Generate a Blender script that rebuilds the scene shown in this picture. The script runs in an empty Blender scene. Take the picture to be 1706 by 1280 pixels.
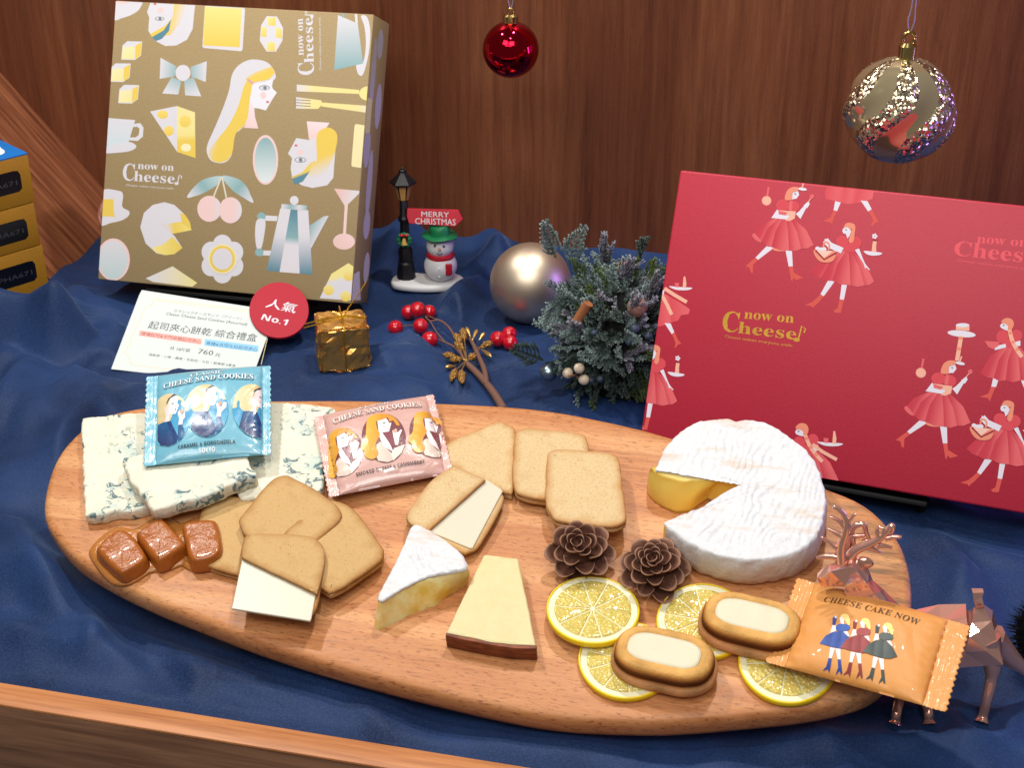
import bpy, bmesh, math, random
import numpy as np
from mathutils import Matrix, Vector, noise
S = 0.01                                   # all numbers below are centimetres
SC = bpy.context.scene
COL = SC.collection
random.seed(7); rng = np.random.default_rng(7)
def V(*a): return np.array(a, float)
def unit(a): a = np.array(a, float); return a/np.linalg.norm(a)

# ------------------------------------------------------------------ camera
FOC = 2400.; PITCH = math.radians(28); YAW = math.radians(12.9)
FW = V(-math.sin(YAW)*math.cos(PITCH), math.cos(YAW)*math.cos(PITCH), -math.sin(PITCH))
RT = V(math.cos(YAW), math.sin(YAW), 0); UP = np.cross(RT, FW)
def ray(x, y): return FW + RT*((x-853)/FOC) - UP*((y-640)/FOC)
BO = V(0, 0, 5.0)                          # centre of the board's top face
CAM = BO - ray(790, 940)*88
cd = bpy.data.cameras.new('camera'); cam = bpy.data.objects.new('camera', cd); COL.objects.link(cam)
cd.sensor_width = 36; cd.lens = FOC/1706*36; cd.clip_start = .02; cd.clip_end = 50
cam.matrix_world = Matrix(((RT[0], UP[0], -FW[0], CAM[0]*S), (RT[1], UP[1], -FW[1], CAM[1]*S), (RT[2], UP[2], -FW[2], CAM[2]*S), (0, 0, 0, 1)))
SC.camera = cam
cd.dof.use_dof = True; cd.dof.focus_distance = 0.93; cd.dof.aperture_fstop = 32

# ------------------------------------------------------------------ world and lamps (shop interior at night: no sun)
w = bpy.data.worlds.new('World'); SC.world = w; w.use_nodes = True
w.node_tree.nodes['Background'].inputs[0].default_value = (1, .97, .93, 1)
w.node_tree.nodes['Background'].inputs[1].default_value = .13
def lamp(name, loc, aim, power, size, color=(1, .93, .84), sy=None):
    l = bpy.data.lights.new(name, 'AREA'); l.energy = power; l.color = color
    l.shape = 'DISK' if sy is None else 'RECTANGLE'; l.size = size*S
    if sy: l.size_y = sy*S
    o = bpy.data.objects.new(name, l); COL.objects.link(o); o.location = Vector(loc)*S
    o.rotation_euler = (Vector(aim)-Vector(loc)).to_track_quat('-Z', 'Y').to_euler()
    return o
WARM = (1, .95, .88)
lamp('shop_spot', (-62, 30, 125), (-12, 12, 0), 9.0, 6, WARM)
lamp('shop_spot', (10, 46, 130), (14, 10, 0), 8.6, 6, WARM)
lamp('shop_spot', (6, -26, 150), (-5, 14, 4), 4.4, 7, WARM)
lamp('added_fill_panel', (-50, -100, 150), (-5, 25, 8), 7.5, 60, (1, .97, .94), 60)  # two panels added behind the camera: soft front fill and broad metal reflections
lamp('added_fill_panel', (42, -105, 150), (5, 25, 8), 8.5, 60, (1, .97, .94), 60)
for k in range(3): lamp('added_reflection_strip', (0, -150-55*k, 185), (0, 0, 60), 3.6, 150, (1, .96, .90), 11)  # unseen strips added so the baubles and metal have something to reflect
lamp('violet_led_bar', (82, 47, 26), (-20, 42, 12), 1.7, 5, (.36, .20, 1), 30)
SC.view_settings.view_transform = 'Standard'; SC.view_settings.look = 'None'
SC.view_settings.exposure = -0.1; SC.view_settings.gamma = 1
SC.cycles.use_denoising = True; SC.cycles.max_bounces = 8; SC.cycles.caustics_reflective = False; SC.cycles.caustics_refractive = False
try: SC.cycles.sample_clamp_indirect = 4
except Exception: pass

# ------------------------------------------------------------------ frames
def pl(x, y, p, n):
    r = ray(x, y); n = np.array(n, float); return CAM + r*(np.dot(np.array(p)-CAM, n)/np.dot(r, n))
def tab(x, y, z=0.): return pl(x, y, (0, 0, z), (0, 0, 1))
class Fr:
    def __init__(s, o, u, n):
        s.o = np.array(o, float); s.n = unit(n); u = np.array(u, float); s.u = unit(u - s.n*(u@s.n)); s.v = np.cross(s.n, s.u)
    def px(s, x, y, h=0.):
        p = pl(x, y, s.o+s.n*h, s.n)-s.o; return (float(p@s.u), float(p@s.v))
    def pxs(s, pts, h=0.): return [s.px(x, y, h) for x, y in pts]
    def w(s, a, b, h=0.): return s.o+s.u*a+s.v*b+s.n*h
    def loc(s, p): d = np.array(p)-s.o; return (float(d@s.u), float(d@s.v), float(d@s.n))
    def at(s, x, y, h=0.): return Fr(pl(x, y, s.o+s.n*h, s.n), s.u, s.n)
    def up(s, h): return Fr(s.o+s.n*h, s.u, s.n)
    def rot(s, a): return Fr(s.o, s.u*math.cos(a)+s.v*math.sin(a), s.n)
    def tilt(s, ax, ay):
        n = s.n - s.v*math.tan(ax) + s.u*math.tan(ay); return Fr(s.o, s.u, n)
    def mat(s):
        return Matrix(((s.u[0], s.v[0], s.n[0], s.o[0]*S), (s.u[1], s.v[1], s.n[1], s.o[1]*S), (s.u[2], s.v[2], s.n[2], s.o[2]*S), (0, 0, 0, 1)))
W0 = Fr((0, 0, 0), (1, 0, 0), (0, 0, 1))
TAU = math.radians(15)
BF = Fr(BO, (1, 0, 0), (0, -math.sin(TAU), math.cos(TAU)))
def facing(p):                              # upright frame at p whose normal points at the camera horizontally: u right, v up
    return Fr(p, RT, (math.sin(YAW), -math.cos(YAW), 0))
def Z(x0, y0, k): return lambda pts: [(x0+x/k, y0+y/k) for x, y in pts]

# ------------------------------------------------------------------ colours and materials
def lin(c): return c/12.92 if c <= .04045 else ((c+.055)/1.055)**2.4
def C(r, g, b, k=1.): return (lin(r/255)*k, lin(g/255)*k, lin(b/255)*k, 1)
class Mt:
    def __init__(s, name, col=(.5, .5, .5, 1), rough=.5, metal=0., spec=.5, **kw):
        s.m = bpy.data.materials.new(name); s.m.use_nodes = True; s.nt = s.m.node_tree
        s.b = s.nt.nodes['Principled BSDF']; i = s.b.inputs
        i['Base Color'].default_value = col; i['Roughness'].default_value = rough; i['Metallic'].default_value = metal; i['Specular IOR Level'].default_value = spec
        for k, v in kw.items(): i[k.replace('_', ' ')].default_value = v
        s.co = None
    def N(s, t, **kw):
        n = s.nt.nodes.new(t)
        for k, v in kw.items(): setattr(n, k, v)
        return n
    def L(s, a, b): s.nt.links.new(a, b)
    def vec(s, scale=(1, 1, 1), rot=(0, 0, 0)):           # object coordinates in centimetres
        t = s.N('ShaderNodeTexCoord'); m = s.N('ShaderNodeMapping')
        m.inputs['Scale'].default_value = [100*k for k in scale]; m.inputs['Rotation'].default_value = rot
        s.L(t.outputs['Object'], m.inputs['Vector']); return m.outputs[0]
    def noise(s, vec, scale, detail=3, rough=.55, dist=0.):
        n = s.N('ShaderNodeTexNoise'); n.inputs['Scale'].default_value = scale; n.inputs['Detail'].default_value = detail
        n.inputs['Roughness'].default_value = rough; n.inputs['Distortion'].default_value = dist; s.L(vec, n.inputs['Vector']); return n.outputs['Fac']
    def voro(s, vec, scale, feature='F1', out='Distance'):
        n = s.N('ShaderNodeTexVoronoi'); n.feature = feature; n.inputs['Scale'].default_value = scale; s.L(vec, n.inputs['Vector']); return n.outputs[out]
    def wave(s, vec, scale, dist=3, detail=2, dscale=1., dir='X'):
        n = s.N('ShaderNodeTexWave'); n.bands_direction = dir; n.inputs['Scale'].default_value = scale; n.inputs['Distortion'].default_value = dist
        n.inputs['Detail'].default_value = detail; n.inputs['Detail Scale'].default_value = dscale; s.L(vec, n.inputs['Vector']); return n.outputs['Fac']
    def ramp(s, fac, stops):
        r = s.N('ShaderNodeValToRGB'); e = r.color_ramp.elements
        while len(e) < len(stops): e.new(.5)
        for k, (p, c) in enumerate(stops): e[k].position = p; e[k].color = c if len(c) == 4 else (*c, 1)
        s.L(fac, r.inputs[0]); return r.outputs[0]
    def mix(s, fac, a, b, mode='MIX'):
        m = s.N('ShaderNodeMix', data_type='RGBA', blend_type=mode)
        for sock, v in ((m.inputs[0], fac), (m.inputs[6], a), (m.inputs[7], b)):
            if hasattr(v, 'links') or isinstance(v, bpy.types.NodeSocket): s.L(v, sock)
            else: sock.default_value = v
        return m.outputs[2]
    def math(s, op, a, b=0.):
        m = s.N('ShaderNodeMath', operation=op)
        for sock, v in ((m.inputs[0], a), (m.inputs[1], b)):
            if isinstance(v, bpy.types.NodeSocket): s.L(v, sock)
            else: sock.default_value = v
        return m.outputs[0]
    def attr(s, name, out='Fac'):
        n = s.N('ShaderNodeAttribute'); n.attribute_name = name; return n.outputs[out]
    def col(s, sock): s.L(sock, s.b.inputs['Base Color']); return s
    def to(s, sock, name): s.L(sock, s.b.inputs[name]); return s
    def bump(s, h, strength=.3, dist=.05):
        n = s.N('ShaderNodeBump'); n.inputs['Strength'].default_value = strength; n.inputs['Distance'].default_value = dist*S
        s.L(h, n.inputs['Height'])
        if s.b.inputs['Normal'].links: s.L(s.b.inputs['Normal'].links[0].from_socket, n.inputs['Normal'])
        s.L(n.outputs[0], s.b.inputs['Normal']); return s
g1 = lambda v: (v, v, v, 1)
BLACK, WHITE = g1(0), g1(1)

def make_wall():
    M = Mt('wall_veneer', rough=.42, spec=.45); v = M.vec((1, 1, .045)); v2 = M.vec((1, 1, .25)); v3 = M.vec((.09, .09, .0001))
    a = M.noise(v, 1.1, 6, .65, .4); b = M.noise(v, 6.5, 4, .6); f = M.noise(v2, 10, 3, .7)
    c = M.ramp(M.math('ADD', M.math('MULTIPLY', a, .72), M.math('MULTIPLY', b, .28)), [(.32, C(100, 54, 32)), (.5, C(130, 76, 47)), (.70, C(150, 95, 62))])
    c = M.mix(M.ramp(f, [(.48, BLACK), (.68, g1(.26))]), c, C(84, 44, 28))
    c = M.mix(.75, c, M.ramp(M.noise(v3, 1, 1), [(.35, C(190, 170, 168)), (.65, WHITE)]), 'MULTIPLY')
    M.col(c).bump(f, .12, .03); return M.m
def make_ramp_wood():
    M = Mt('side_panel_veneer', rough=.42); v = M.vec((.05, 1, 1)); a = M.noise(v, 1.6, 6, .6, .3)
    M.col(M.ramp(a, [(.35, C(92, 48, 28)), (.5, C(124, 72, 44)), (.65, C(150, 94, 62))])).bump(a, .1, .03); return M.m
def make_board():
    M = Mt('acacia_wood', rough=.43, spec=.4)
    v = M.vec((.10, 1, 1), (0, 0, -.16)); vf = M.vec((.34, 1.5, 1), (0, 0, -.16)); vp = M.vec((.0001, .15, .0001), (0, 0, -.16))
    a = M.noise(v, .75, 5, .6, .8); b = M.noise(v, 4.2, 5, .65, .2)
    c = M.ramp(M.math('ADD', M.math('MULTIPLY', a, .6), M.math('MULTIPLY', b, .4)), [(.34, C(170, 112, 70)), (.46, C(200, 142, 93)), (.58, C(212, 158, 109)), (.70, C(190, 128, 82))])
    fl = M.noise(vf, 4.8, 3, .7, .15)
    c = M.mix(M.ramp(fl, [(.55, BLACK), (.65, g1(.7))]), c, C(136, 84, 52))
    band = M.noise(vp, 1.1, 0, .5); c = M.mix(.8, c, M.ramp(band, [(.42, C(230, 208, 190)), (.45, C(250, 244, 236)), (.55, C(252, 246, 240)), (.58, C(234, 214, 196))]), 'MULTIPLY')
    t = M.N('ShaderNodeTexCoord'); sx = M.N('ShaderNodeSeparateXYZ'); M.L(t.outputs['Object'], sx.inputs[0])
    right = M.ramp(M.math('MULTIPLY', sx.outputs[0], 1), [(.185, BLACK), (.235, WHITE)])
    gs = M.ramp(M.noise(M.vec((.16, 1.1, 1), (0, 0, -.05)), 1.8, 4, .6, .6), [(.46, BLACK), (.66, g1(.8))])
    c = M.mix(M.math('MULTIPLY', right, gs), c, C(112, 88, 62))
    M.col(c).to(M.ramp(b, [(.3, g1(.38)), (.7, g1(.55))]), 'Roughness').bump(fl, .12, .02); return M.m
def make_cloth():
    M = Mt('navy_satin', rough=.58, spec=.17, Sheen_Weight=.34, Sheen_Roughness=.3, Sheen_Tint=C(140, 170, 222))
    v = M.vec(); a = M.noise(v, .10, 3, .5); f = M.noise(v, 9, 2, .7); th = M.wave(M.vec((1, 1, 0), (0, 0, .8)), 5.5, .6, 1)
    c = M.ramp(a, [(.35, C(18, 34, 66)), (.65, C(32, 55, 98))])
    c = M.mix(M.ramp(f, [(.42, g1(.0)), (.8, g1(.5))]), c, C(58, 84, 132))
    M.col(c).bump(f, .3, .02).bump(th, .12, .01); return M.m
def make_cookie(name, light, brown):
    M = Mt(name, rough=.78, spec=.2); v = M.vec(); e = M.attr('fac'); a = M.noise(v, 1.1, 3, .6); f = M.noise(v, 7, 3, .75); p = M.voro(v, 2.6)
    e2 = M.math('ADD', M.math('MULTIPLY', e, 1.0), M.math('MULTIPLY', M.math('SUBTRACT', a, .5), .85))
    c = M.ramp(e2, [(.05, light), (.45, tuple(.55*x+.45*y for x, y in zip(light, brown))), (.95, brown)])
    c = M.mix(M.ramp(f, [(.47, BLACK), (.72, g1(.6))]), c, C(186, 138, 84))
    c = M.mix(M.ramp(p, [(.06, g1(.75)), (.12, BLACK)]), c, C(122, 82, 46))
    M.col(c).bump(f, .5, .05).bump(M.ramp(p, [(.03, BLACK), (.13, WHITE)]), .3, .03); return M.m
def make_blue():
    M = Mt('blue_cheese_paste', rough=.5, spec=.35, Subsurface_Weight=.12, Subsurface_Scale=.004); v = M.vec((1, 1, 1)); vs = M.vec((1, 1.25, 1), (0, 0, .7))
    zone = M.ramp(M.noise(v, .42, 1.5, .5), [(.50, BLACK), (.58, WHITE)]); fine = M.ramp(M.noise(vs, 1.2, 3, .6, 1.2), [(.53, BLACK), (.60, WHITE)])
    soft = M.ramp(M.noise(v, .7, 3, .6, .8), [(.50, BLACK), (.68, g1(.6))])
    c = M.mix(M.noise(v, 1.4, 3), C(220, 215, 186), C(232, 230, 218))
    c = M.mix(M.math('MULTIPLY', soft, zone), c, C(158, 192, 194))
    c = M.mix(M.math('MULTIPLY', M.math('MULTIPLY', zone, fine), .9), c, C(58, 100, 112))
    M.col(c).bump(M.noise(v, 1.8, 5, .7), .8, .16).bump(M.noise(v, 11, 3), .25, .03); return M.m
def make_rind():
    M = Mt('bloomy_rind', rough=.5, spec=.4); v = M.vec(); 
    worn = M.ramp(M.noise(M.vec((.35, 1.5, 1), (0, 0, -.35)), .5, 4, .65), [(.53, BLACK), (.64, g1(.95))]); h = M.attr('fac')
    c = M.mix(M.noise(v, 2.5, 3), C(200, 201, 204), C(224, 227, 232))
    c = M.mix(M.math('MULTIPLY', worn, .7), c, C(206, 180, 158))
    c = M.mix(M.math('MULTIPLY', h, .7), c, C(196, 168, 140))
    M.col(c).bump(M.noise(v, 3.0, 4, .65), .7, .12).bump(M.noise(v, 9, 3), .4, .04); return M.m
def make_colattr(name, rough=.55, spec=.35, bumpy=None, **kw):
    M = Mt(name, rough=rough, spec=spec, **kw); M.col(M.attr('col', 'Color'))
    if bumpy: M.bump(M.noise(M.vec(), bumpy[0], 3, .6), bumpy[1], bumpy[2])
    return M.m
def paper(name, col, col2, scale, rough=.6, spec=.3):
    M = Mt(name, rough=rough, spec=spec); f = M.noise(M.vec(), scale*.42, 4, .8)
    M.col(M.mix(M.ramp(f, [(.3, BLACK), (.7, WHITE)]), col, col2)).bump(f, .3, .03); return M.m
def plain(name, col, rough=.5, metal=0, spec=.5, bumpy=None, **kw):
    M = Mt(name, col, rough, metal, spec, **kw)
    if bumpy: M.bump(M.noise(M.vec(), bumpy[0], 3, .6), bumpy[1], bumpy[2])
    return M.m

# ------------------------------------------------------------------ mesh helpers (centimetres, local to a frame)
def mk(name, verts, faces, m, parent=None, fr=None, mi=None, smooth=35, fac=None, col=None, fix=True):
    me = bpy.data.meshes.new(name); me.from_pydata([tuple(float(c)*S for c in v) for v in verts], [], [tuple(int(i) for i in f) for f in faces]); me.update()
    for x in (m if isinstance(m, (list, tuple)) else [m]): me.materials.append(x)
    if mi is not None: me.polygons.foreach_set('material_index', list(mi))
    if fac is not None: me.attributes.new('fac', 'FLOAT', 'POINT').data.foreach_set('value', [float(x) for x in fac])
    if col is not None: me.attributes.new('col', 'FLOAT_COLOR', 'POINT').data.foreach_set('color', [float(c) for x in col for c in x])
    if fix:
        bm = bmesh.new(); bm.from_mesh(me); bmesh.ops.recalc_face_normals(bm, faces=bm.faces); bm.to_mesh(me); bm.free()
    if smooth:
        me.polygons.foreach_set('use_smooth', [True]*len(me.polygons)); me.set_sharp_from_angle(angle=math.radians(smooth))
    o = bpy.data.objects.new(name, me); COL.objects.link(o)
    if parent is not None: o.parent = parent
    elif fr is not None: o.matrix_world = fr.mat()
    return o
def tag(o, label, cat, group=None):
    o['label'] = label; o['category'] = cat
    if group: o['group'] = group
    return o
def thing(name, label, cat, fr, group=None):
    o = bpy.data.objects.new(name, None); COL.objects.link(o); o.empty_display_size = .01; o.matrix_world = fr.mat(); return tag(o, label, cat, group)
def structure(o): o['kind'] = 'structure'; return o
def share(src, parent, mat, name=None):                     # copy of a part that shares its mesh
    c = src.copy(); COL.objects.link(c); c.parent = parent; c.matrix_local = mat; return c
def join(parts):
    Vs, Fs = [], []
    for v, f in parts:
        n = len(Vs); Vs += [tuple(p) for p in v]; Fs += [tuple(i+n for i in q) for q in f]
    return Vs, Fs
def area(p): p = np.array(p); x, y = p[:, 0], p[:, 1]; return .5*np.sum(x*np.roll(y, -1)-y*np.roll(x, -1))
def crs(pts, per=8, closed=True):
    P = np.array(pts, float); n = len(P); out = []
    for i in range(n if closed else n-1):
        g = (lambda k: P[k % n]) if closed else (lambda k: P[min(max(k, 0), n-1)])
        p0, p1, p2, p3 = g(i-1), g(i), g(i+1), g(i+2)
        for k in range(per):
            t = k/per; out.append(.5*((2*p1)+(p2-p0)*t+(2*p0-5*p1+4*p2-p3)*t*t+(3*p1-p0-3*p2+p3)*t**3))
    if not closed: out.append(P[-1])
    return np.array(out)
def resamp(P, n, closed=True):
    P = np.array(P, float); Q = np.vstack([P, P[:1]]) if closed else P
    d = np.r_[0, np.cumsum(np.linalg.norm(np.diff(Q, axis=0), axis=1))]
    t = np.linspace(0, d[-1], n+1)[:-1] if closed else np.linspace(0, d[-1], n)
    return np.stack([np.interp(t, d, Q[:, k]) for k in range(Q.shape[1])], 1)
def outline(pts, n=64, sm=True):
    P = np.array(pts, float)[:, :2]
    if area(P) < 0: P = P[::-1]
    return resamp(crs(P) if sm else P, n)
def inset(P, d):
    T = np.roll(P, -1, 0)-np.roll(P, 1, 0); T /= np.linalg.norm(T, axis=1)[:, None]+1e-9
    return P - np.stack([T[:, 1], -T[:, 0]], 1)*d
def nz3(x, y, z, s): return noise.noise(Vector((x*s, y*s, z*s)))
def slab(P, prof, rings=(.88, .72, .5, .25), ctr=None, top=None, bot=True, wob=0, wsc=1., dm=None):
    """rounded prism: P outline, prof [(inset, z, fac)] bottom to top, interior rings shrink to ctr; top(x,y,s)->dz"""
    n = len(P); Vs, Fs, A = [], [], []
    for d, z, f in prof:
        Q = inset(P, d) if dm is None else P+(inset(P, d)-P)*dm[:, None]
        if wob: Q = Q + (1 if dm is None else dm[:, None])*np.array([[wob*nz3(p[0], p[1], z, wsc), wob*nz3(p[0]+9, p[1], z, wsc)] for p in Q])
        for p in Q: Vs.append([p[0], p[1], z]); A.append(f)
    m = len(prof)
    for r in range(m-1):
        for i in range(n): j = (i+1) % n; Fs.append((r*n+i, r*n+j, (r+1)*n+j, (r+1)*n+i))
    if bot: Fs.append(tuple(range(n-1, -1, -1)))
    L = np.array([v[:2] for v in Vs[(m-1)*n:m*n]]); c = np.array(ctr) if ctr is not None else L.mean(0); zt = prof[-1][1]; ft = prof[-1][2]
    if top:
        for i in range((m-1)*n, m*n): Vs[i][2] += top(Vs[i][0], Vs[i][1], 1.)
    prev = (m-1)*n
    for s in rings:
        b = len(Vs)
        for p in L:
            q = c+(p-c)*s; Vs.append([q[0], q[1], zt+(top(q[0], q[1], s) if top else 0)]); A.append(ft*max(0, (s-.8)*3) if ft else 0)
        for i in range(n): j = (i+1) % n; Fs.append((prev+i, prev+j, b+j, b+i))
        prev = b
    Vs.append([c[0], c[1], zt+(top(c[0], c[1], 0.) if top else 0)]); A.append(0); k = len(Vs)-1
    for i in range(n): Fs.append((prev+i, prev+(i+1) % n, k))
    return Vs, Fs, A
def tube(P, R, n=8, cap=True):
    P = np.array(P, float); R = np.broadcast_to(np.array(R, float), (len(P),)); Vs, Fs = [], []
    T = np.gradient(P, axis=0); T /= np.linalg.norm(T, axis=1)[:, None]+1e-9
    a = np.cross(T[0], (0, 0, 1)); a = unit(a if np.linalg.norm(a) > .1 else np.cross(T[0], (1, 0, 0)))
    for i in range(len(P)):
        a = unit(a-T[i]*(a@T[i])); b = np.cross(T[i], a)
        for k in range(n): t = 2*math.pi*k/n; Vs.append(P[i]+R[i]*(a*math.cos(t)+b*math.sin(t)))
    for i in range(len(P)-1):
        for k in range(n): j = (k+1) % n; Fs.append((i*n+k, i*n+j, (i+1)*n+j, (i+1)*n+k))
    if cap: Fs.append(tuple(range(n-1, -1, -1))); Fs.append(tuple((len(P)-1)*n+k for k in range(n)))
    return Vs, Fs
def lathe(prof, n=32, o=(0, 0, 0), sx=1, sy=1):
    Vs, Fs = [], []
    for r, z in prof:
        for k in range(n): t = 2*math.pi*k/n; Vs.append((o[0]+r*math.cos(t)*sx, o[1]+r*math.sin(t)*sy, o[2]+z))
    for i in range(len(prof)-1):
        for k in range(n): j = (k+1) % n; Fs.append((i*n+k, i*n+j, (i+1)*n+j, (i+1)*n+k))
    Fs.append(tuple(range(n-1, -1, -1))); Fs.append(tuple((len(prof)-1)*n+k for k in range(n)))
    return Vs, Fs
def ball(r, o=(0, 0, 0), n=24, m=14, sz=1.): return lathe([(max(1e-4, r*math.sin(math.pi*i/m)), -r*sz*math.cos(math.pi*i/m)) for i in range(m+1)], n, o)
def rbox(sx, sy, sz, r=.1, o=(0, 0, 0), seg=2):                # base centre at o
    bm = bmesh.new(); bmesh.ops.create_cube(bm, size=1)
    for v in bm.verts: v.co = (v.co.x*sx, v.co.y*sy, v.co.z*sz)
    if r: bmesh.ops.bevel(bm, geom=list(bm.edges), offset=r, segments=seg, affect='EDGES', profile=.5)
    bm.verts.index_update(); R = [(v.co.x+o[0], v.co.y+o[1], v.co.z+o[2]+sz/2) for v in bm.verts], [tuple(v.index for v in f.verts) for f in bm.faces]; bm.free(); return R
def ribbon(P, wd):
    P = np.array(P, float); T = np.gradient(P, axis=0); T /= np.linalg.norm(T, axis=1)[:, None]+1e-9; Nn = np.stack([-T[:, 1], T[:, 0]], 1)*wd/2
    return np.vstack([P+Nn, (P-Nn)[::-1]])
def tf(VF, f): return [f(p) for p in VF[0]], VF[1]

# ------------------------------------------------------------------ printing: flat ink shapes laid on a face
def bold(s): return ''.join(chr(0x1D400+ord(c)-65) if 'A' <= c <= 'Z' else chr(0x1D41A+ord(c)-97) if 'a' <= c <= 'z' else c for c in s)
def sansb(s): return ''.join(chr(0x1D5D4+ord(c)-65) if 'A' <= c <= 'Z' else chr(0x1D5EE+ord(c)-97) if 'a' <= c <= 'z' else chr(0x1D7EC+ord(c)-48) if '0' <= c <= '9' else c for c in s)
_tx = {}
def textmesh(body, sp=1.):
    if (body, sp) not in _tx:
        c = bpy.data.curves.new('t', 'FONT'); c.body = body; c.size = 1; c.resolution_u = 2; c.space_character = sp
        o = bpy.data.objects.new('t', c); me = o.to_mesh()
        v = np.array([(p.co.x, p.co.y) for p in me.vertices]); f = [tuple(p.vertices) for p in me.polygons]; o.to_mesh_clear()
        bpy.data.objects.remove(o); bpy.data.curves.remove(c); _tx[(body, sp)] = (v, f)
    return _tx[(body, sp)]
class Print:
    def __init__(s, fr=None, h=0., surf=None, clip=None, dz=.0022, grid=None, lift=0.):
        s.lift = lift
        s.fr, s.h, s.surf, s.clip, s.dz, s.grid = fr, h, surf, clip, dz, grid
        s.V, s.F, s.K = [], [], []; s.layer = 1; s.bb = []; s.T = lambda p: p; s.xf = None
    def pt(s, pts):
        q = s.T(pts); q = s.fr.pxs(q, s.h) if s.fr is not None else q
        q = np.array(q, float)
        if s.xf is not None: z = (q[:, 0]+1j*q[:, 1])*s.xf[0]+s.xf[1]; q = np.stack([z.real, z.imag], 1)
        return q
    def emit(s, q, faces, colf, cuts=()):
        q = np.array(q, float); lo, hi = q.min(0), q.max(0)        # ink sits one film above whatever it overprints
        s.layer = 1+max([l for a, b, l in s.bb if a[0] < hi[0] and lo[0] < b[0] and a[1] < hi[1] and lo[1] < b[1]], default=0); s.bb.append((lo, hi, s.layer))
        bm = bmesh.new(); vs = [bm.verts.new((x, y, 0)) for x, y in q]
        for f in faces:
            try: bm.faces.new([vs[i] for i in f])
            except ValueError: pass
        def cut(p, n, **kw): bmesh.ops.bisect_plane(bm, geom=list(bm.verts)+list(bm.edges)+list(bm.faces), dist=1e-6, plane_co=p, plane_no=n, **kw)
        if s.clip:
            a0, b0, a1, b1 = s.clip
            for p, n in (((a0, 0, 0), (-1, 0, 0)), ((a1, 0, 0), (1, 0, 0)), ((0, b0, 0), (0, -1, 0)), ((0, b1, 0), (0, 1, 0))): cut(p, n, clear_outer=True)
        if not bm.faces: bm.free(); return
        for p, n in cuts: cut(p, n)
        if s.grid:
            xs = [v.co.x for v in bm.verts]; ys = [v.co.y for v in bm.verts]; g = s.grid
            for k in range(math.ceil(min(xs)/g), math.floor(max(xs)/g)+1): cut((k*g, 0, 0), (1, 0, 0))
            for k in range(math.ceil(min(ys)/g), math.floor(max(ys)/g)+1): cut((0, k*g, 0), (0, 1, 0))
        bmesh.ops.triangulate(bm, faces=list(bm.faces)); bm.verts.index_update(); base = len(s.V)
        for v in bm.verts:
            x, y = v.co.x, v.co.y; z = s.lift+s.layer*s.dz+(s.surf(x, y) if s.surf else s.h)
            s.V.append((x, y, z)); s.K.append(colf(x, y))
        for f in bm.faces: s.F.append(tuple(base+v.index for v in f.verts))
        bm.free()
    def poly(s, pts, c, sm=False, raw=False):
        q = np.array(pts, float) if raw else s.pt(pts)
        if sm: q = crs(q, 5)
        if isinstance(c, dict):
            A, B = s.pt([c['a'], c['b']]); d = B-A; L = d@d; st = c['s']; P = [p for p, _ in st]; Cc = np.array([k for _, k in st])
            def colf(x, y): t = float(np.clip(((x-A[0])*d[0]+(y-A[1])*d[1])/L, 0, 1)); return tuple(np.interp(t, P, Cc[:, k]) for k in range(4))
            cuts = [((*(A+d*t), 0), (d[0], d[1], 0)) for t in np.linspace(.08, .92, 8)]
        else: colf = lambda x, y: c; cuts = ()
        s.emit(q, [range(len(q))], colf, cuts)
    def ell(s, x, y, rx, ry, c, rot=0., n=28):
        s.poly([(x+rx*math.cos(t)*math.cos(rot)-ry*math.sin(t)*math.sin(rot), y+rx*math.cos(t)*math.sin(rot)+ry*math.sin(t)*math.cos(rot)) for t in np.linspace(0, 2*math.pi, n, endpoint=False)], c)
    def line(s, pts, wd, c, sm=False):
        q = s.pt(pts); q = crs(q, 5, False) if sm else q; s.poly(ribbon(q, wd), c, raw=True)
    def text(s, body, Lp, Rp, hgt, c, bend=0., sp=1., cap=.70):
        v, f = textmesh(body, sp); A, B = s.pt([Lp, Rp]); d = B-A; wd = v[:, 0].max()-v[:, 0].min(); x0 = v[:, 0].min()
        e = d/np.linalg.norm(d); nn = np.array([-e[1], e[0]])
        t = (v[:, 0]-x0)/wd; q = A+np.outer(t, d)+np.outer(v[:, 1]*hgt/cap+bend*4*t*(1-t), nn)
        s.emit(q, f, lambda x, y: c)
    def build(s, name, m, parent):
        V_, F_, K_ = s.V, s.F, s.K; s.V, s.F, s.K = [], [], []
        return mk(name, V_, F_, m, parent, smooth=0, col=K_, fix=False)
# ================================================================== the setting
WY = 60.
m_wall = make_wall(); m_ramp = make_ramp_wood(); m_cloth = make_cloth()
v, f = join([([(-90, WY, -8), (70, WY, -8), (70, WY, 70), (-90, WY, 70), (-90, WY+2, -8), (70, WY+2, -8), (70, WY+2, 70), (-90, WY+2, 70)], [(0, 1, 2, 3), (4, 5, 6, 7), (0, 3, 7, 4), (1, 2, 6, 5), (3, 2, 6, 7), (0, 1, 5, 4)])])
structure(mk('back_wall', v, f, m_wall, smooth=0))
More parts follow.
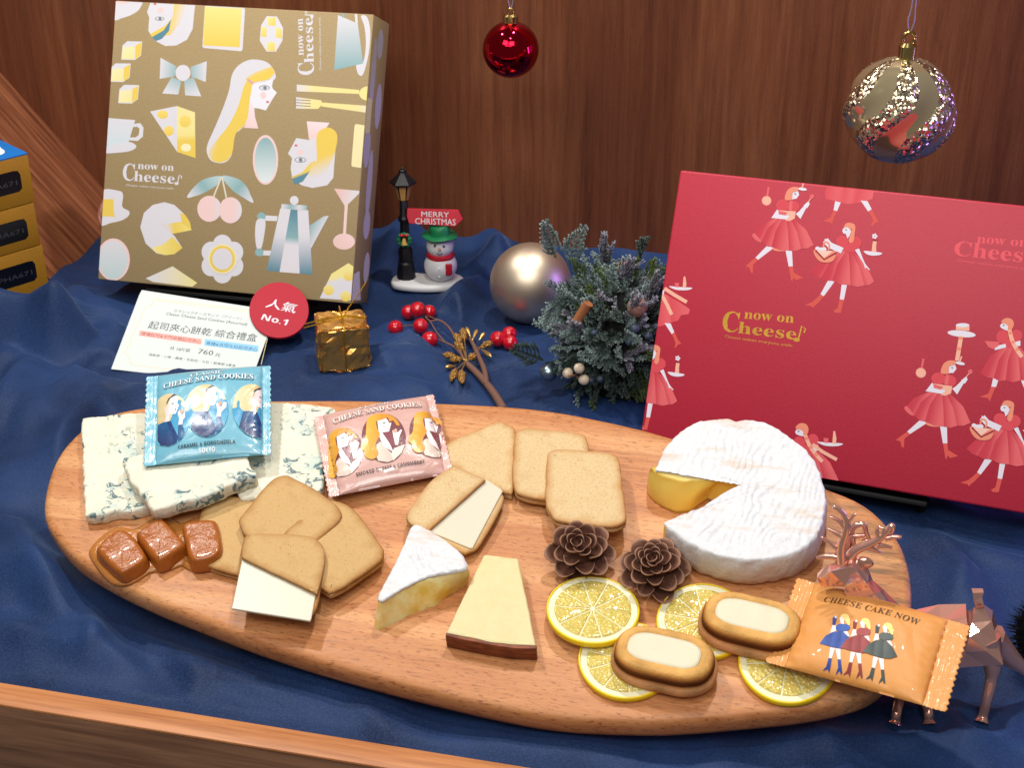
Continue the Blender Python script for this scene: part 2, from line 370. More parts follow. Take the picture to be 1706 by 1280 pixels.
# sloping side panel: meets the back wall along a 50 degree line
r0 = V(-52.75, 0, 0); rd = unit(V(-65.29+55.45, 0, 14.9-3.21)); rn = V(rd[2], 0, -rd[0])*-1.2
rfr = Fr(r0+V(0, WY-.02, 0), rd, V(-rd[2], 0, rd[0])*-1)
structure(mk('side_panel', [(t, y, k) for k in (0, -1.2) for y in ((0, 16.8) if rfr.v[1] < 0 else (0, -16.8)) for t in (-1, 26)], [(0, 1, 3, 2), (4, 5, 7, 6), (0, 1, 5, 4), (2, 3, 7, 6), (0, 2, 6, 4), (1, 3, 7, 5)], m_ramp, fr=rfr, smooth=0))
m_top = plain('counter_laminate', C(92, 56, 38), .5)
structure(mk('counter_top', *rbox(160, 72, 2, 0, (-5, 24.7, -2.6)), m_top, smooth=0))
def make_rim(name, lo, hi):
    M = Mt(name, rough=.45); a = M.noise(M.vec((.05, 1, 1)), 1.8, 6, .65, .3)
    M.col(M.ramp(a, [(.35, lo), (.6, hi)])).bump(a, .15, .03); return M.m
m_rim = make_rim('rim_veneer', C(104, 70, 50), C(140, 100, 74)); m_edge_lit = make_rim('rim_edge_lit_wood', C(160, 98, 54), C(196, 130, 80))  # light on the rim's top strip is put into its brighter orange wood
rim = structure(mk('counter_rim', *rbox(160, 1.75, 5.2, .12, (-5, -12.2, -5.35)), m_rim))
ed = mk('top_edge', *rbox(160, 1.8, .22, .1, (-5, -12.2, -.15)), m_edge_lit, rim)
structure(mk('cabinet_front', *rbox(160, 1, 30, 0, (-5, -9.6, -35.4)), plain('rose_cabinet', C(150, 52, 58), .5), smooth=0))
pst = tab(18, 1272, -6.); structure(mk('cabinet_post', *rbox(2.6, 1.2, 28, .15, (pst[0]-1.2, -10.9, -33.6)), plain('pale_post', C(206, 178, 170), .5)))

# ------------------------------------------------------------------ cloth: a height field with soft folds
def seg_d(px, py, a, b):
    ax, ay = a[:2]; bx, by = b[:2]; dx, dy = bx-ax, by-ay; t = np.clip(((px-ax)*dx+(py-ay)*dy)/(dx*dx+dy*dy), 0, 1)
    return np.hypot(px-ax-t*dx, py-ay-t*dy), t
FOLDS = []
def fold(pxs, hgt, wd, z=.4, fade=True): FOLDS.append(([tab(x, y, z) for x, y in pxs], hgt, wd, fade))
fold([(845, 425), (800, 452), (760, 520), (690, 580), (620, 610)], 1.25, 1.5)
fold([(690, 385), (655, 420), (640, 470)], 1.3, 1.8)
fold([(806, 392), (835, 440), (850, 480)], 1.1, 1.4)
fold([(640, 640), (720, 655), (800, 640), (860, 600)], .55, 1.5)
fold([(470, 600), (620, 660), (700, 665)], .5, 1.6)
fold([(160, 500), (190, 560), (150, 640), (90, 700)], .9, 1.8)
fold([(60, 560), (50, 700), (20, 840)], 1.0, 2.0)
fold([(120, 640), (100, 740), (60, 830)], .7, 1.3)
fold([(250, 640), (170, 690), (120, 740)], .6, 1.2)
fold([(-60, 930), (60, 970), (140, 1010)], .7, 1.5)
fold([(60, 1000), (140, 1060), (230, 1120)], .55, 1.0)
fold([(250, 1075), (380, 1130), (520, 1180)], .4, .9)
fold([(600, 1180), (640, 1215), (650, 1240)], .5, .7)
fold([(1600, 960), (1625, 1010), (1640, 1060)], .6, 1.2)
fold([(1540, 900), (1640, 930), (1760, 960)], .5, 1.3)
fold([(1180, 1262), (1330, 1240), (1500, 1230), (1640, 1190)], .35, 1.0)
fold([(1560, 1260), (1680, 1210), (1760, 1150)], .45, 1.2)
fold([(-80, 640), (10, 610), (60, 560)], 1.0, 1.6)
fold([(-60, 760), (0, 700), (40, 630)], .9, 1.2)
fold([(130, 480), (120, 540), (80, 600)], .8, 1.2)
fold([(200, 640), (150, 690), (110, 760), (95, 830)], .8, .8)
fold([(-60, 860), (20, 890), (70, 950), (100, 1010)], .9, 1.3)
fold([(-50, 1040), (40, 1050), (120, 1085), (200, 1120)], .5, 1.0)
fold([(150, 1030), (165, 1070), (150, 1100)], .6, .7)
fold([(300, 1110), (330, 1140), (320, 1165)], .5, .8)
fold([(760, 1228), (900, 1250), (1050, 1262)], .35, .8)
fold([(655, 560), (720, 610), (790, 660)], .5, 1.1)
fold([(480, 640), (560, 610), (620, 560)], .6, 1.0)
fold([(1560, 900), (1600, 960), (1580, 1030)], .6, .9)
fold([(215, 430), (300, 440)], .6, 2.0)
mound = [pl(x, y, (0, 29, 0), (0, 1, 0)) for x, y in [(-90, 470), (-30, 478), (45, 491), (86, 470)]]
def cloth_z(X, Y):
    Zc = np.zeros_like(X)
    for P, hgt, wd, fade in FOLDS:
        best = np.zeros_like(X); n = len(P)-1
        for i in range(n):
            d, t = seg_d(X, Y, P[i], P[i+1]); g = (i+t)/n; env = np.sin(np.pi*np.clip(.12+.76*g, 0, 1)) if fade else 1
            best = np.maximum(best, hgt*env*np.exp(-(d/wd)**2))
        Zc += best*1.6
    mb = np.zeros_like(X)
    for i in range(len(mound)-1):
        d, t = seg_d(X, Y, mound[i], mound[i+1]); hh = mound[i][2]+(mound[i+1][2]-mound[i][2])*t; mb = np.maximum(mb, hh*np.exp(-(d/2.6)**2))
    Zc = np.maximum(Zc, mb)
    back = np.clip((Y-54)/6, 0, 1); Zc += back**2*1.1
    return Zc
nx, ny = 420, 230
ys = np.concatenate([np.linspace(-11.25, WY-.1, ny)]); Vs, Fs = [], []
GX = np.zeros((ny, nx)); GY = np.zeros((ny, nx))
for j, y in enumerate(ys):
    t = np.clip((y-33)/3.5, 0, 1); xl = -84+(-52.6+84)*(t*t*(3-2*t)); GX[j] = np.linspace(xl, 64, nx); GY[j] = y
GZ = cloth_z(GX, GY)
wr = np.array([[nz3(GX[j, i], GY[j, i]*1.4, 3, .13)*.5+(.35-abs(nz3(GX[j, i]+.6*GY[j, i], GY[j, i]*.8, 7, .18)))*.75+nz3(GX[j, i]+.5*GY[j, i], GY[j, i], 7, .4)*.05 for i in range(nx)] for j in range(ny)])
calm = np.clip((GY+11.25)/3, 0, 1); GZ = GZ*(.2+.8*calm)+wr*calm+.25
def press(x, y, r, z):                                       # things that lie on the cloth flatten it
    global GZ
    d = np.hypot(GX-x, GY-y); GZ = np.minimum(GZ, z+np.clip((d-r)/2.2, 0, 1)**2*4+np.where(d > r+2.2, 9, 0))
def press_line(pts, r, z):
    for a, b in zip(pts[:-1], pts[1:]):
        for t in np.linspace(0, 1, 8): p = np.array(a)*(1-t)+np.array(b)*t; press(p[0], p[1], r, z)
for q, r, z in (((690, 474), 2.2, .42), ((712, 474), 2.4, .42), ((738, 470), 2.2, .42), ((560, 610), 2.4, .40), ((545, 602), 2.0, .40), ((658, 548), .8, .3), ((690, 520), 1.4, .4), ((700, 543), 1., .4), ((716, 566), 1., .35), ((838, 562), 1.4, .4), ((1494, 1206), .6, .3), ((1547, 1206), .6, .3), ((1637, 1203), .6, .3)): p = tab(*q, z); press(p[0], p[1], r, z)
press_line([tab(x, y, .5) for x, y in ((845, 675), (800, 630), (776, 600), (770, 560))], 1.3, .45)
press_line([tab(x, y, .5) for x, y in ((770, 560), (730, 535), (700, 535))], .9, .7)
press_line([tab(x, y, .5) for x, y in ((180, 618), (300, 632), (430, 648))], 1.2, .3)
for a, b in ((.3, .25), (.7, .25), (.3, .6), (.7, .6), (1.02, .5)): p = tab(185+230*a+(50-20*a)*b, 615+26*a-132*b, .4); press(p[0], p[1], 2.6, .4)
GZ -= np.clip((-10.7-GY)/.5, 0, 1)*.35
Vs = [(GX[j, i], GY[j, i], max(-.3, GZ[j, i])) for j in range(ny) for i in range(nx)]
Fs = [(j*nx+i, j*nx+i+1, (j+1)*nx+i+1, (j+1)*nx+i) for j in range(ny-1) for i in range(nx-1)]
cl = mk('tablecloth', Vs, Fs, m_cloth, smooth=180)
tag(cl, 'navy blue velvety cloth laid in soft folds over the counter', 'tablecloth')
def cz(x, y): return float(np.interp(x, GX[np.argmin(abs(ys-y))], GZ[np.argmin(abs(ys-y))]))

# ================================================================== gift boxes
m_print = make_colattr('printed_ink', .55, .3)
WHT = C(220, 218, 226); YEL = C(234, 203, 92); PYEL = C(240, 226, 150); PNK = C(238, 206, 204); TEA = C(140, 178, 182); DTE = C(92, 138, 156); GRY = C(120, 130, 136); LIP = C(214, 110, 110)
def G(a, b, *st): return {'a': a, 'b': b, 's': st}
def box_frame(o, al, la, ro=0.):
    u = V(math.cos(al), math.sin(al), 0); bk = V(-math.sin(al), math.cos(al), 0); vv = bk*math.sin(la)+V(0, 0, math.cos(la))
    u2 = u*math.cos(ro)+vv*math.sin(ro); v2 = -u*math.sin(ro)+vv*math.cos(ro); return Fr(o, u2, np.cross(u2, v2))
def stand(name, label, fr, W, H, T, zfoot, black):
    """black plastic easel: back plate, ledge and prop leg reaching the counter"""
    t = thing(name, label, 'easel stand', fr)
    mk('ledge', *rbox(W*.6, T+.5, .35, .06, (W*.5, 0, 0)), black, t).matrix_local = Matrix.Translation((0, -.36*S, (-T/2-.1)*S)) @ Matrix.Rotation(math.radians(90), 4, 'X') @ Matrix.Translation((0, 0, 0))
    mk('back_plate', *rbox(W*.5, H*.75, .3, .05, (W*.5, H*.36, -T-.45)), black, t)
    zd = fr.loc(fr.w(W*.5, 0)+V(0, 0, -10)); d = unit(V(zd[0]-W*.5, zd[1], zd[2]))
    for s in (-1, 1):
        a = V(W*(.5+s*.2), H*.5, -T-.6); pa = fr.w(*a); foot = V(pa[0], pa[1]+1.2, zfoot); b = V(*fr.loc(foot)); mk('prop_leg', *tube([a, b], [.3, .3], 8), black, t)
        a = V(W*(.5+s*.28), -.2, -T/2); pa = fr.w(*a); foot = V(pa[0], pa[1]-.3, zfoot); b = V(*fr.loc(foot)); mk('front_leg', *tube([a, b], [.35, .35], 8), black, t)
    return t
m_black = plain('black_plastic', C(9, 9, 11), .6, 0, .25)

# ---- beige box
m_kraft = paper('kraft_card', C(172, 150, 110), C(154, 133, 95), 14)
XW, XH, XT = 24.5, 25.0, 4.6
XF = box_frame(tab(163, 465, 3.), -.01, .41, .005)
XW = XF.px(585, 505)[0]; XH = XF.px(190, 0)[1]
bx = thing('gift_box', 'flat beige gift box printed with cups, cheese and women, leaning back on an easel', 'gift box', XF)
v, f = rbox(XW, XH, XT, .12, (XW/2, XH/2, -XT), 2); mk('carton', v, f, m_kraft, bx)
P = Print(XF, 0., clip=(.05, .05, XW-.05, XH-.05)); T1 = Z(150, 0, 3.345); T2 = Z(150, 250, 3.345); P.T = T1
P.poly([(120, -20), (285, -20), (278, 45), (232, 80), (180, 98), (130, 104)], WHT, True); P.ell(180, -5, 46, 26, PNK)
def lady_down(P, k=0):
    pass
P.poly([(345, -10), (590, -10), (582, 60), (572, 160), (540, 220), (480, 252), (420, 255), (360, 225), (325, 170), (330, 95), (318, 65)], WHT)
P.poly([(470, -10), (545, -10), (525, 60), (500, 125), (450, 192), (350, 212), (335, 188), (420, 140), (458, 100), (466, 60)], G((350, 100), (520, 140), (0, YEL), (.55, YEL), (1, WHT)))
P.poly([(345, 205), (410, 168), (452, 105), (440, 170), (400, 215), (365, 228)], DTE)
P.ell(362, 20, 9, 5, LIP); P.ell(388, 102, 26, 11, GRY); P.ell(388, 102, 22, 8, WHT); P.ell(390, 102, 9, 8, GRY); P.ell(392, 55, 16, 16, PNK)
P.poly([(650, 25), (855, 40), (864, 50), (850, 275), (842, 284), (634, 266), (626, 258), (640, 32)], WHT)
P.poly([(640, 34), (846, 46), (834, 262), (630, 252)], G((740, 30), (730, 260), (0, C(242, 224, 140)), (1, YEL)))
P.poly([(985, 88), (1042, 90), (1076, 155), (1072, 225), (1036, 286), (984, 286), (946, 225), (953, 140)], WHT)
for q in ([(990, 95), (1036, 95), (1034, 142), (992, 140)], [(955, 147), (985, 152), (983, 206), (952, 202)], [(1037, 150), (1070, 160), (1068, 212), (1035, 206)], [(986, 233), (1030, 235), (1030, 283), (984, 281)]): P.poly(q, G(q[0], q[2], (0, PYEL), (1, YEL)))
for dx, dy in ((0, 0), (-64, 123), (-17, 243)):
    sh = lambda q: [(a+dx, b+dy) for a, b in q]
    P.poly(sh([(208, 228), (291, 230), (284, 308), (250, 333), (174, 331), (181, 252)]), WHT)
    P.poly(sh([(184, 260), (248, 256), (246, 328), (177, 326)]), G((180+dx, 250+dy), (240+dx, 330+dy), (0, C(240, 232, 190)), (1, PYEL))); P.poly(sh([(253, 252), (288, 234), (282, 306), (251, 330)]), YEL)
P.poly([(393, 320), (482, 368), (470, 425), (388, 438)], G((390, 380), (490, 395), (0, WHT), (1, TEA))); P.poly([(560, 372), (651, 339), (645, 456), (566, 425)], G((650, 395), (545, 400), (0, WHT), (1, TEA)))
P.poly([(455, 428), (508, 450), (492, 526), (402, 520)], G((450, 525), (500, 420), (0, WHT), (1, TEA))); P.poly([(525, 450), (577, 428), (620, 536), (530, 530)], G((580, 535), (540, 420), (0, WHT), (1, TEA))); P.ell(518, 405, 42, 45, WHT)
P.poly([(920, 330), (985, 345), (1025, 390), (1030, 440), (960, 455), (905, 500), (890, 600), (865, 690), (840, 720), (805, 750), (795, 800), (790, 860), (760, 900), (715, 908), (670, 890), (650, 840), (660, 790), (700, 700), (745, 590), (775, 500), (790, 420), (820, 370), (870, 338)], WHT, True)
P.poly([(862, 470), (905, 440), (900, 540), (872, 680), (812, 745), (792, 850), (752, 898), (690, 898), (660, 850), (690, 800), (770, 700), (826, 590)], G((700, 600), (850, 650), (0, WHT), (.45, YEL), (1, YEL)), True)
P.poly([(868, 436), (920, 400), (1012, 368), (1030, 405), (1000, 440), (930, 455), (880, 470)], G((930, 370), (960, 450), (0, WHT), (.5, YEL), (1, YEL)))
P.poly([(905, 470), (1022, 440), (1014, 480), (1020, 495), (1042, 515), (1018, 550), (980, 615), (945, 605), (915, 600), (890, 560)], C(232, 232, 240))
P.poly([(890, 560), (915, 598), (920, 650), (938, 716), (858, 712), (880, 650)], G((930, 600), (880, 710), (0, C(236, 222, 228)), (1, PNK)))
P.poly([(880, 434), (913, 458), (905, 470), (875, 446)], C(220, 172, 165)); P.ell(972, 488, 30, 14, GRY); P.ell(972, 489, 26, 11, WHT); P.ell(975, 489, 10, 10, GRY); P.ell(965, 530, 16, 19, PNK); P.ell(990, 567, 9, 6, LIP)
P.text(bold('now on'), (1190, 306), (1186, 100), .62, WHT, cap=.66); P.text(bold('C'), (1248, 414), (1246, 345), 1.5, WHT); P.text(bold('heese'), (1247, 346), (1240, 96), .92, WHT); P.line([(1240, 84), (1198, 80), (1200, 62), (1212, 70)], .10, WHT); P.ell(1237, 90, 9, 12, WHT)
P.text('Cheese makes everyone smile', (1288, 390), (1284, 95), .17, WHT)
P.poly([(1510, 88), (1545, 95), (1562, 180), (1552, 300), (1522, 412), (1494, 410), (1484, 355), (1522, 345), (1537, 250), (1530, 150)], WHT, True)
P.poly([(1382, 82), (1492, 130), (1522, 352), (1360, 390)], G((1430, 90), (1440, 380), (0, WHT), (1, TEA))); P.line([(1410, 70), (1412, 95)], .22, TEA); P.line([(1482, 72), (1486, 128)], .22, WHT)
P.poly([(1152, 470), (1205, 474), (1500, 500), (1500, 522), (1205, 510), (1152, 508)], G((1150, 490), (1260, 495), (0, WHT), (1, PYEL))); P.ell(1550, 520, 50, 40, PYEL)
P.poly([(1290, 570), (1592, 592), (1592, 634), (1290, 592)], G((1600, 610), (1480, 590), (0, WHT), (1, PYEL))); P.poly([(1148, 540), (1288, 558), (1296, 580), (1270, 606), (1148, 604)], G((1150, 570), (1240, 580), (0, WHT), (1, PYEL))); KR = C(158, 134, 95)
for yy in (554, 570, 586): P.line([(1140, yy), (1230, yy+6)], .07, KR)
P.poly([(335, 620), (485, 590), (486, 846)], WHT); P.poly([(485, 590), (585, 625), (588, 880), (485, 846)], G((530, 600), (535, 870), (0, C(238, 226, 160)), (.55, PYEL), (.62, YEL), (1, YEL)))
for x, y, a, b in ((405, 637, 30, 24), (440, 728, 28, 28), (530, 675, 32, 33)): P.ell(x, y, a, b, G((x, y-b), (x, y+b), (0, C(244, 216, 120)), (1, YEL)))
P.ell(535, 822, 28, 22, C(244, 236, 190))
P.poly([(240, 690), (280, 685), (298, 710), (295, 760), (265, 785), (210, 780), (215, 765), (255, 765), (272, 750), (275, 715), (262, 705), (236, 708)], WHT); P.poly([(80, 655), (252, 668), (212, 802), (80, 832)], G((160, 660), (150, 830), (0, WHT), (1, C(206, 222, 228)))); P.poly([(60, 828), (200, 792), (245, 800), (256, 822), (205, 845), (60, 854)], WHT, True)
P.ell(978, 890, 71, 139, PNK); P.ell(978, 892, 60, 126, G((978, 770), (978, 1010), (0, TEA), (1, C(222, 230, 232))))
P.poly([(1208, 675), (1335, 683), (1305, 730), (1290, 765), (1220, 778)], G((1270, 680), (1250, 770), (0, C(240, 222, 226)), (1, PNK)))
P.poly([(1262, 760), (1292, 718), (1342, 712), (1378, 755), (1366, 850), (1360, 930), (1356, 990), (1322, 1032), (1240, 1047), (1178, 1032), (1126, 985), (1118, 940), (1126, 880), (1103, 855), (1150, 768), (1222, 780)], WHT)
P.poly([(1262, 760), (1295, 718), (1342, 713), (1378, 755), (1364, 850), (1330, 930), (1290, 980), (1240, 985), (1215, 960), (1240, 900), (1264, 890)], G((1270, 780), (1340, 960), (0, YEL), (.5, YEL), (1, WHT)), True)
P.poly([(1122, 985), (1180, 962), (1235, 900), (1222, 960), (1185, 1012), (1140, 1028)], G((1130, 960), (1150, 1020), (0, YEL), (.4, YEL), (.55, DTE), (1, DTE)))
P.ell(1172, 890, 32, 15, GRY); P.ell(1172, 890, 28, 12, WHT); P.ell(1174, 890, 10, 11, GRY); P.ell(1148, 810, 9, 6, LIP); P.ell(1172, 848, 16, 14, PNK)
P.poly([(1482, 690), (1606, 710), (1611, 720), (1592, 940), (1584, 946), (1462, 928), (1456, 918), (1474, 698)], C(240, 228, 176))
P.T = T2
P.text(bold('now on'), (266, 104), (466, 116), .62, WHT, cap=.66); P.text(bold('C'), (180, 166), (246, 172), 1.55, WHT); P.text(bold('heese'), (244, 171), (470, 187), .92, WHT); P.line([(487, 186), (497, 140), (510, 144), (508, 158)], .09, WHT); P.ell(482, 186, 12, 8, WHT); P.text('Cheese makes everyone smile', (200, 199), (466, 219), .17, WHT)
P.poly([(60, 232), (160, 227), (184, 250), (180, 315), (217, 340), (215, 366), (180, 390), (120, 405), (50, 410)], WHT, True); P.poly([(60, 274), (130, 272), (133, 350), (140, 372), (60, 368)], YEL)
P.poly([(415, 290), (470, 305), (520, 352), (552, 395), (400, 415), (458, 467), (472, 480), (515, 545), (470, 580), (420, 586), (370, 575), (310, 520), (280, 430), (300, 350), (350, 305)], WHT)
P.poly([(400, 416), (508, 398), (566, 446), (455, 468)], G((430, 450), (560, 420), (0, WHT), (.3, YEL), (1, C(240, 222, 130)))); P.poly([(500, 350), (530, 360), (556, 400), (566, 446), (512, 400)], YEL); P.poly([(458, 482), (516, 545), (470, 580), (420, 586), (370, 572), (345, 545), (410, 525)], G((360, 560), (510, 540), (0, C(242, 226, 140)), (1, YEL)))
P.poly([(540, 263), (580, 205), (640, 160), (735, 145), (705, 195), (640, 235), (590, 255)], G((700, 140), (560, 265), (0, C(184, 208, 210)), (.5, TEA), (1, WHT)), True); P.poly([(735, 145), (820, 158), (870, 200), (895, 250), (909, 294), (850, 262), (790, 220)], G((750, 140), (900, 290), (0, C(184, 208, 210)), (.5, TEA), (1, WHT)), True)
P.line([(732, 150), (688, 262)], .14, C(224, 218, 200)); P.line([(736, 150), (760, 266)], .14, C(224, 218, 200))
P.ell(665, 327, 67, 73, G((620, 330), (730, 330), (0, PNK), (.6, PNK), (1, WHT))); P.ell(783, 335, 64, 73, G((730, 330), (845, 340), (0, PNK), (.6, PNK), (1, WHT)))
for k in range(6): a = math.radians(60*k+30); P.ell(738+math.cos(a)*72, 607+math.sin(a)*78, 54, 58, WHT)
P.ell(738, 607, 84, 88, WHT); P.ell(738, 607, 78, 82, C(240, 228, 170)); P.ell(738, 607, 70, 74, YEL); P.ell(738, 607, 56, 60, WHT)
P.poly([(1068, 300), (1210, 308), (1206, 336), (1064, 328)], G((1070, 310), (1210, 320), (0, WHT), (.35, TEA), (.7, WHT), (1, TEA))); P.ell(1138, 280, 24, 25, WHT)
P.poly([(955, 362), (1046, 368), (1041, 396), (955, 392)], WHT); P.poly([(945, 560), (1010, 560), (1004, 588), (945, 586)], WHT)
P.poly([(1060, 326), (1118, 330), (1060, 678), (984, 672)], G((1090, 330), (1020, 670), (0, WHT), (.4, WHT), (1, DTE))); P.poly([(1118, 333), (1156, 335), (1168, 688), (1056, 680)], G((1136, 335), (1110, 680), (0, DTE), (.48, TEA), (.5, WHT), (1, WHT))); P.poly([(1156, 335), (1216, 335), (1240, 694), (1168, 688)], G((1190, 340), (1200, 690), (0, WHT), (.4, WHT), (1, DTE)))
P.poly([(1225, 420), (1300, 370), (1331, 365), (1230, 552)], G((1225, 420), (1290, 460), (0, TEA), (1, WHT))); P.ell(955, 370, 24, 23, TEA); P.poly([(930, 390), (976, 392), (970, 480), (952, 552), (930, 548), (920, 470)], WHT, True); P.ell(943, 570, 24, 22, TEA)
P.poly([(1360, 214), (1513, 228), (1440, 300), (1420, 312)], G((1380, 230), (1480, 260), (0, C(232, 190, 184)), (1, WHT))); P.poly([(1420, 298), (1437, 300), (1424, 500), (1408, 500)], PNK); P.ell(1415, 510, 61, 45, G((1380, 540), (1450, 480), (0, C(232, 196, 190)), (1, PNK)))
P.ell(130, 610, 92, 118, PNK); P.ell(128, 612, 80, 108, G((128, 510), (128, 720), (0, WHT), (1, C(190, 212, 212))))
P.poly([(310, 715), (460, 648), (597, 740), (570, 762), (350, 735)], G((330, 690), (590, 745), (0, WHT), (1, PYEL)))
P.poly([(1440, 630), (1490, 665), (1525, 730), (1555, 845), (1280, 826), (1345, 690)], G((1400, 640), (1440, 830), (0, C(240, 228, 150)), (.4, PYEL), (.42, WHT), (1, WHT)))
for x, y in ((1442, 700), (1330, 780), (1425, 815)): P.ell(x, y, 30, 29, G((x, y-29), (x, y+29), (0, PYEL), (1, YEL)))
P.build('printed_pattern', m_print, bx)
# side face of the beige box
SF = Fr(XF.w(XW, 0, 0), -XF.n, XF.u)          # u = box depth (back to front), v = up
P = Print(SF, 0., clip=(.05, .05, XT-.05, XH-.05)); VIO_LIT = C(196, 190, 210)  # side print carries the violet light's tint in its own colour
for a, b, ra, rb in ((2.2, 22.8, .8, 1.3), (3.5, 20.0, .6, 3.2), (1.4, 17.5, .8, 2.0), (2.2, 10.6, .7, 3.0), (2.0, 7.0, .9, 1.3), (3.6, 13.6, .9, 1.7), (1.1, 3.2, .8, 1.4)):
    q = [(XT-a+ra*math.cos(t), b+rb*math.sin(t)) for t in np.linspace(0, 6.283, 24, endpoint=False)]; P.poly(q, VIO_LIT, raw=True)
P.poly([(.1, .3), (2.6, .3), (1.6, 2.9), (.1, 2.6)], WHT, raw=True); P.poly([(.08, 14.8), (1.4, 15.0), (1.4, 17.9), (.08, 17.9)], C(238, 228, 180), raw=True)
o = P.build('printed_side', m_print, bx)
o.matrix_local = XF.mat().inverted() @ SF.mat()
stand('easel_stand', 'black plastic easel holding up the beige gift box', XF, XW, XH, XT, .3, m_black)

# ---- red box
m_red = paper('red_card', C(186, 40, 63), C(170, 32, 54), 14, .46, .4)
RF = box_frame(tab(1064, 745, 2.), -.17, .46, .03); RW, RH, RT_ = 29., 20.56, 4.2
rb = thing('gift_box', 'flat red gift box printed with girls in skirts and gold lettering, leaning on an easel', 'gift box', RF)
v, f = rbox(RW, RH, RT_, .16, (RW/2, RH/2, -RT_), 3); mk('carton', v, f, m_red, rb)
P = Print(RF, 0., clip=(.06, .06, RW-.06, RH-.05)); m_gold_ink = plain('gold_foil_ink', C(196, 150, 62), .32, .85, bumpy=(60, .3, .02))
SK = C(214, 72, 84); SK2 = C(224, 100, 106); SKD = C(198, 54, 72); HR = C(232, 142, 116); BT = C(214, 84, 76); WB = C(226, 220, 234); PCH = C(240, 178, 156); VR = C(150, 30, 52)
R1 = Z(1240, 290, 5.818); R2 = Z(1480, 520, 4.0); R3 = Z(1060, 440, 4.571); R5 = Z(1060, 680, 3.709); T7 = Z(1060, 270, 2.641)
def gores(P, top, hem):
    """skirt: hem points left to right, each gore its own gradient"""
    n = len(hem)-1; t0, t1 = np.array(top[0], float), np.array(top[1], float)
    for i in range(n):
        a, b = t0+(t1-t0)*i/n, t0+(t1-t0)*(i+1)/n; h0, h1 = np.array(hem[i], float), np.array(hem[i+1], float); mid = (h0+h1)/2+(0, 14)
        c0 = (a+h0)/2+((h0-a)[0]*.12, -20); c1 = (b+h1)/2+((h1-b)[0]*.12, -20)
        P.poly([tuple(a), tuple(c0), tuple(h0), tuple(mid), tuple(h1), tuple(c1), tuple(b)], G(tuple((a+h0)/2), tuple((b+h1)/2), (0, SKD), (1, SK2)))
def girl_spoon(P):
    P.poly([(215, 700), (290, 712), (135, 830), (108, 810)], WB); P.poly([(395, 715), (462, 735), (470, 895), (430, 895)], WB)
    P.poly([(108, 812), (136, 830), (85, 880), (82, 965), (62, 950), (50, 905), (10, 895), (60, 850)], BT); P.poly([(432, 896), (470, 894), (478, 955), (570, 1005), (500, 1028), (474, 1005), (466, 1042), (455, 1030)], BT)
    P.ell(350, 720, 80, 28, HR); gores(P, ((290, 430), (490, 440)), [(78, 600), (165, 655), (262, 705), (435, 742), (552, 725), (672, 688)]); P.poly([(78, 600), (100, 575), (165, 655), (120, 645)], SK2, True)
    P.poly([(320, 340), (262, 425), (436, 442), (440, 400), (350, 390)], WB); P.ell(375, 302, 64, 58, SK); P.ell(478, 315, 56, 54, SK); P.poly([(440, 255), (470, 260), (462, 355), (428, 350)], SK2)
    P.poly([(328, 350), (500, 362), (490, 430), (440, 455), (400, 450), (445, 400), (345, 388)], PCH); P.poly([(330, 355), (420, 372), (400, 400), (335, 388)], SK2)
    P.poly([(500, 385), (530, 362), (575, 312), (600, 330), (545, 435)], WB); P.poly([(575, 305), (622, 262), (635, 290), (612, 330), (585, 330)], WB); P.line([(622, 268), (645, 235)], .06, PCH); P.ell(656, 218, 20, 24, SK2, .4)
    P.poly([(470, 165), (520, 160), (532, 200), (505, 238), (480, 240), (455, 250)], WB); P.poly([(470, 125), (525, 130), (520, 160), (470, 178), (460, 245), (400, 250), (395, 215), (420, 155)], HR, True); P.ell(494, 190, 9, 6, GRY); P.ell(565, 145, 42, 15, WB, .15); P.line([(560, 135), (575, 80)], .10, PCH)
    P.ell(216, 257, 46, 46, C(238, 168, 148)); P.ell(216, 258, 33, 34, PCH); P.line([(222, 210), (236, 125)], .14, SK2)
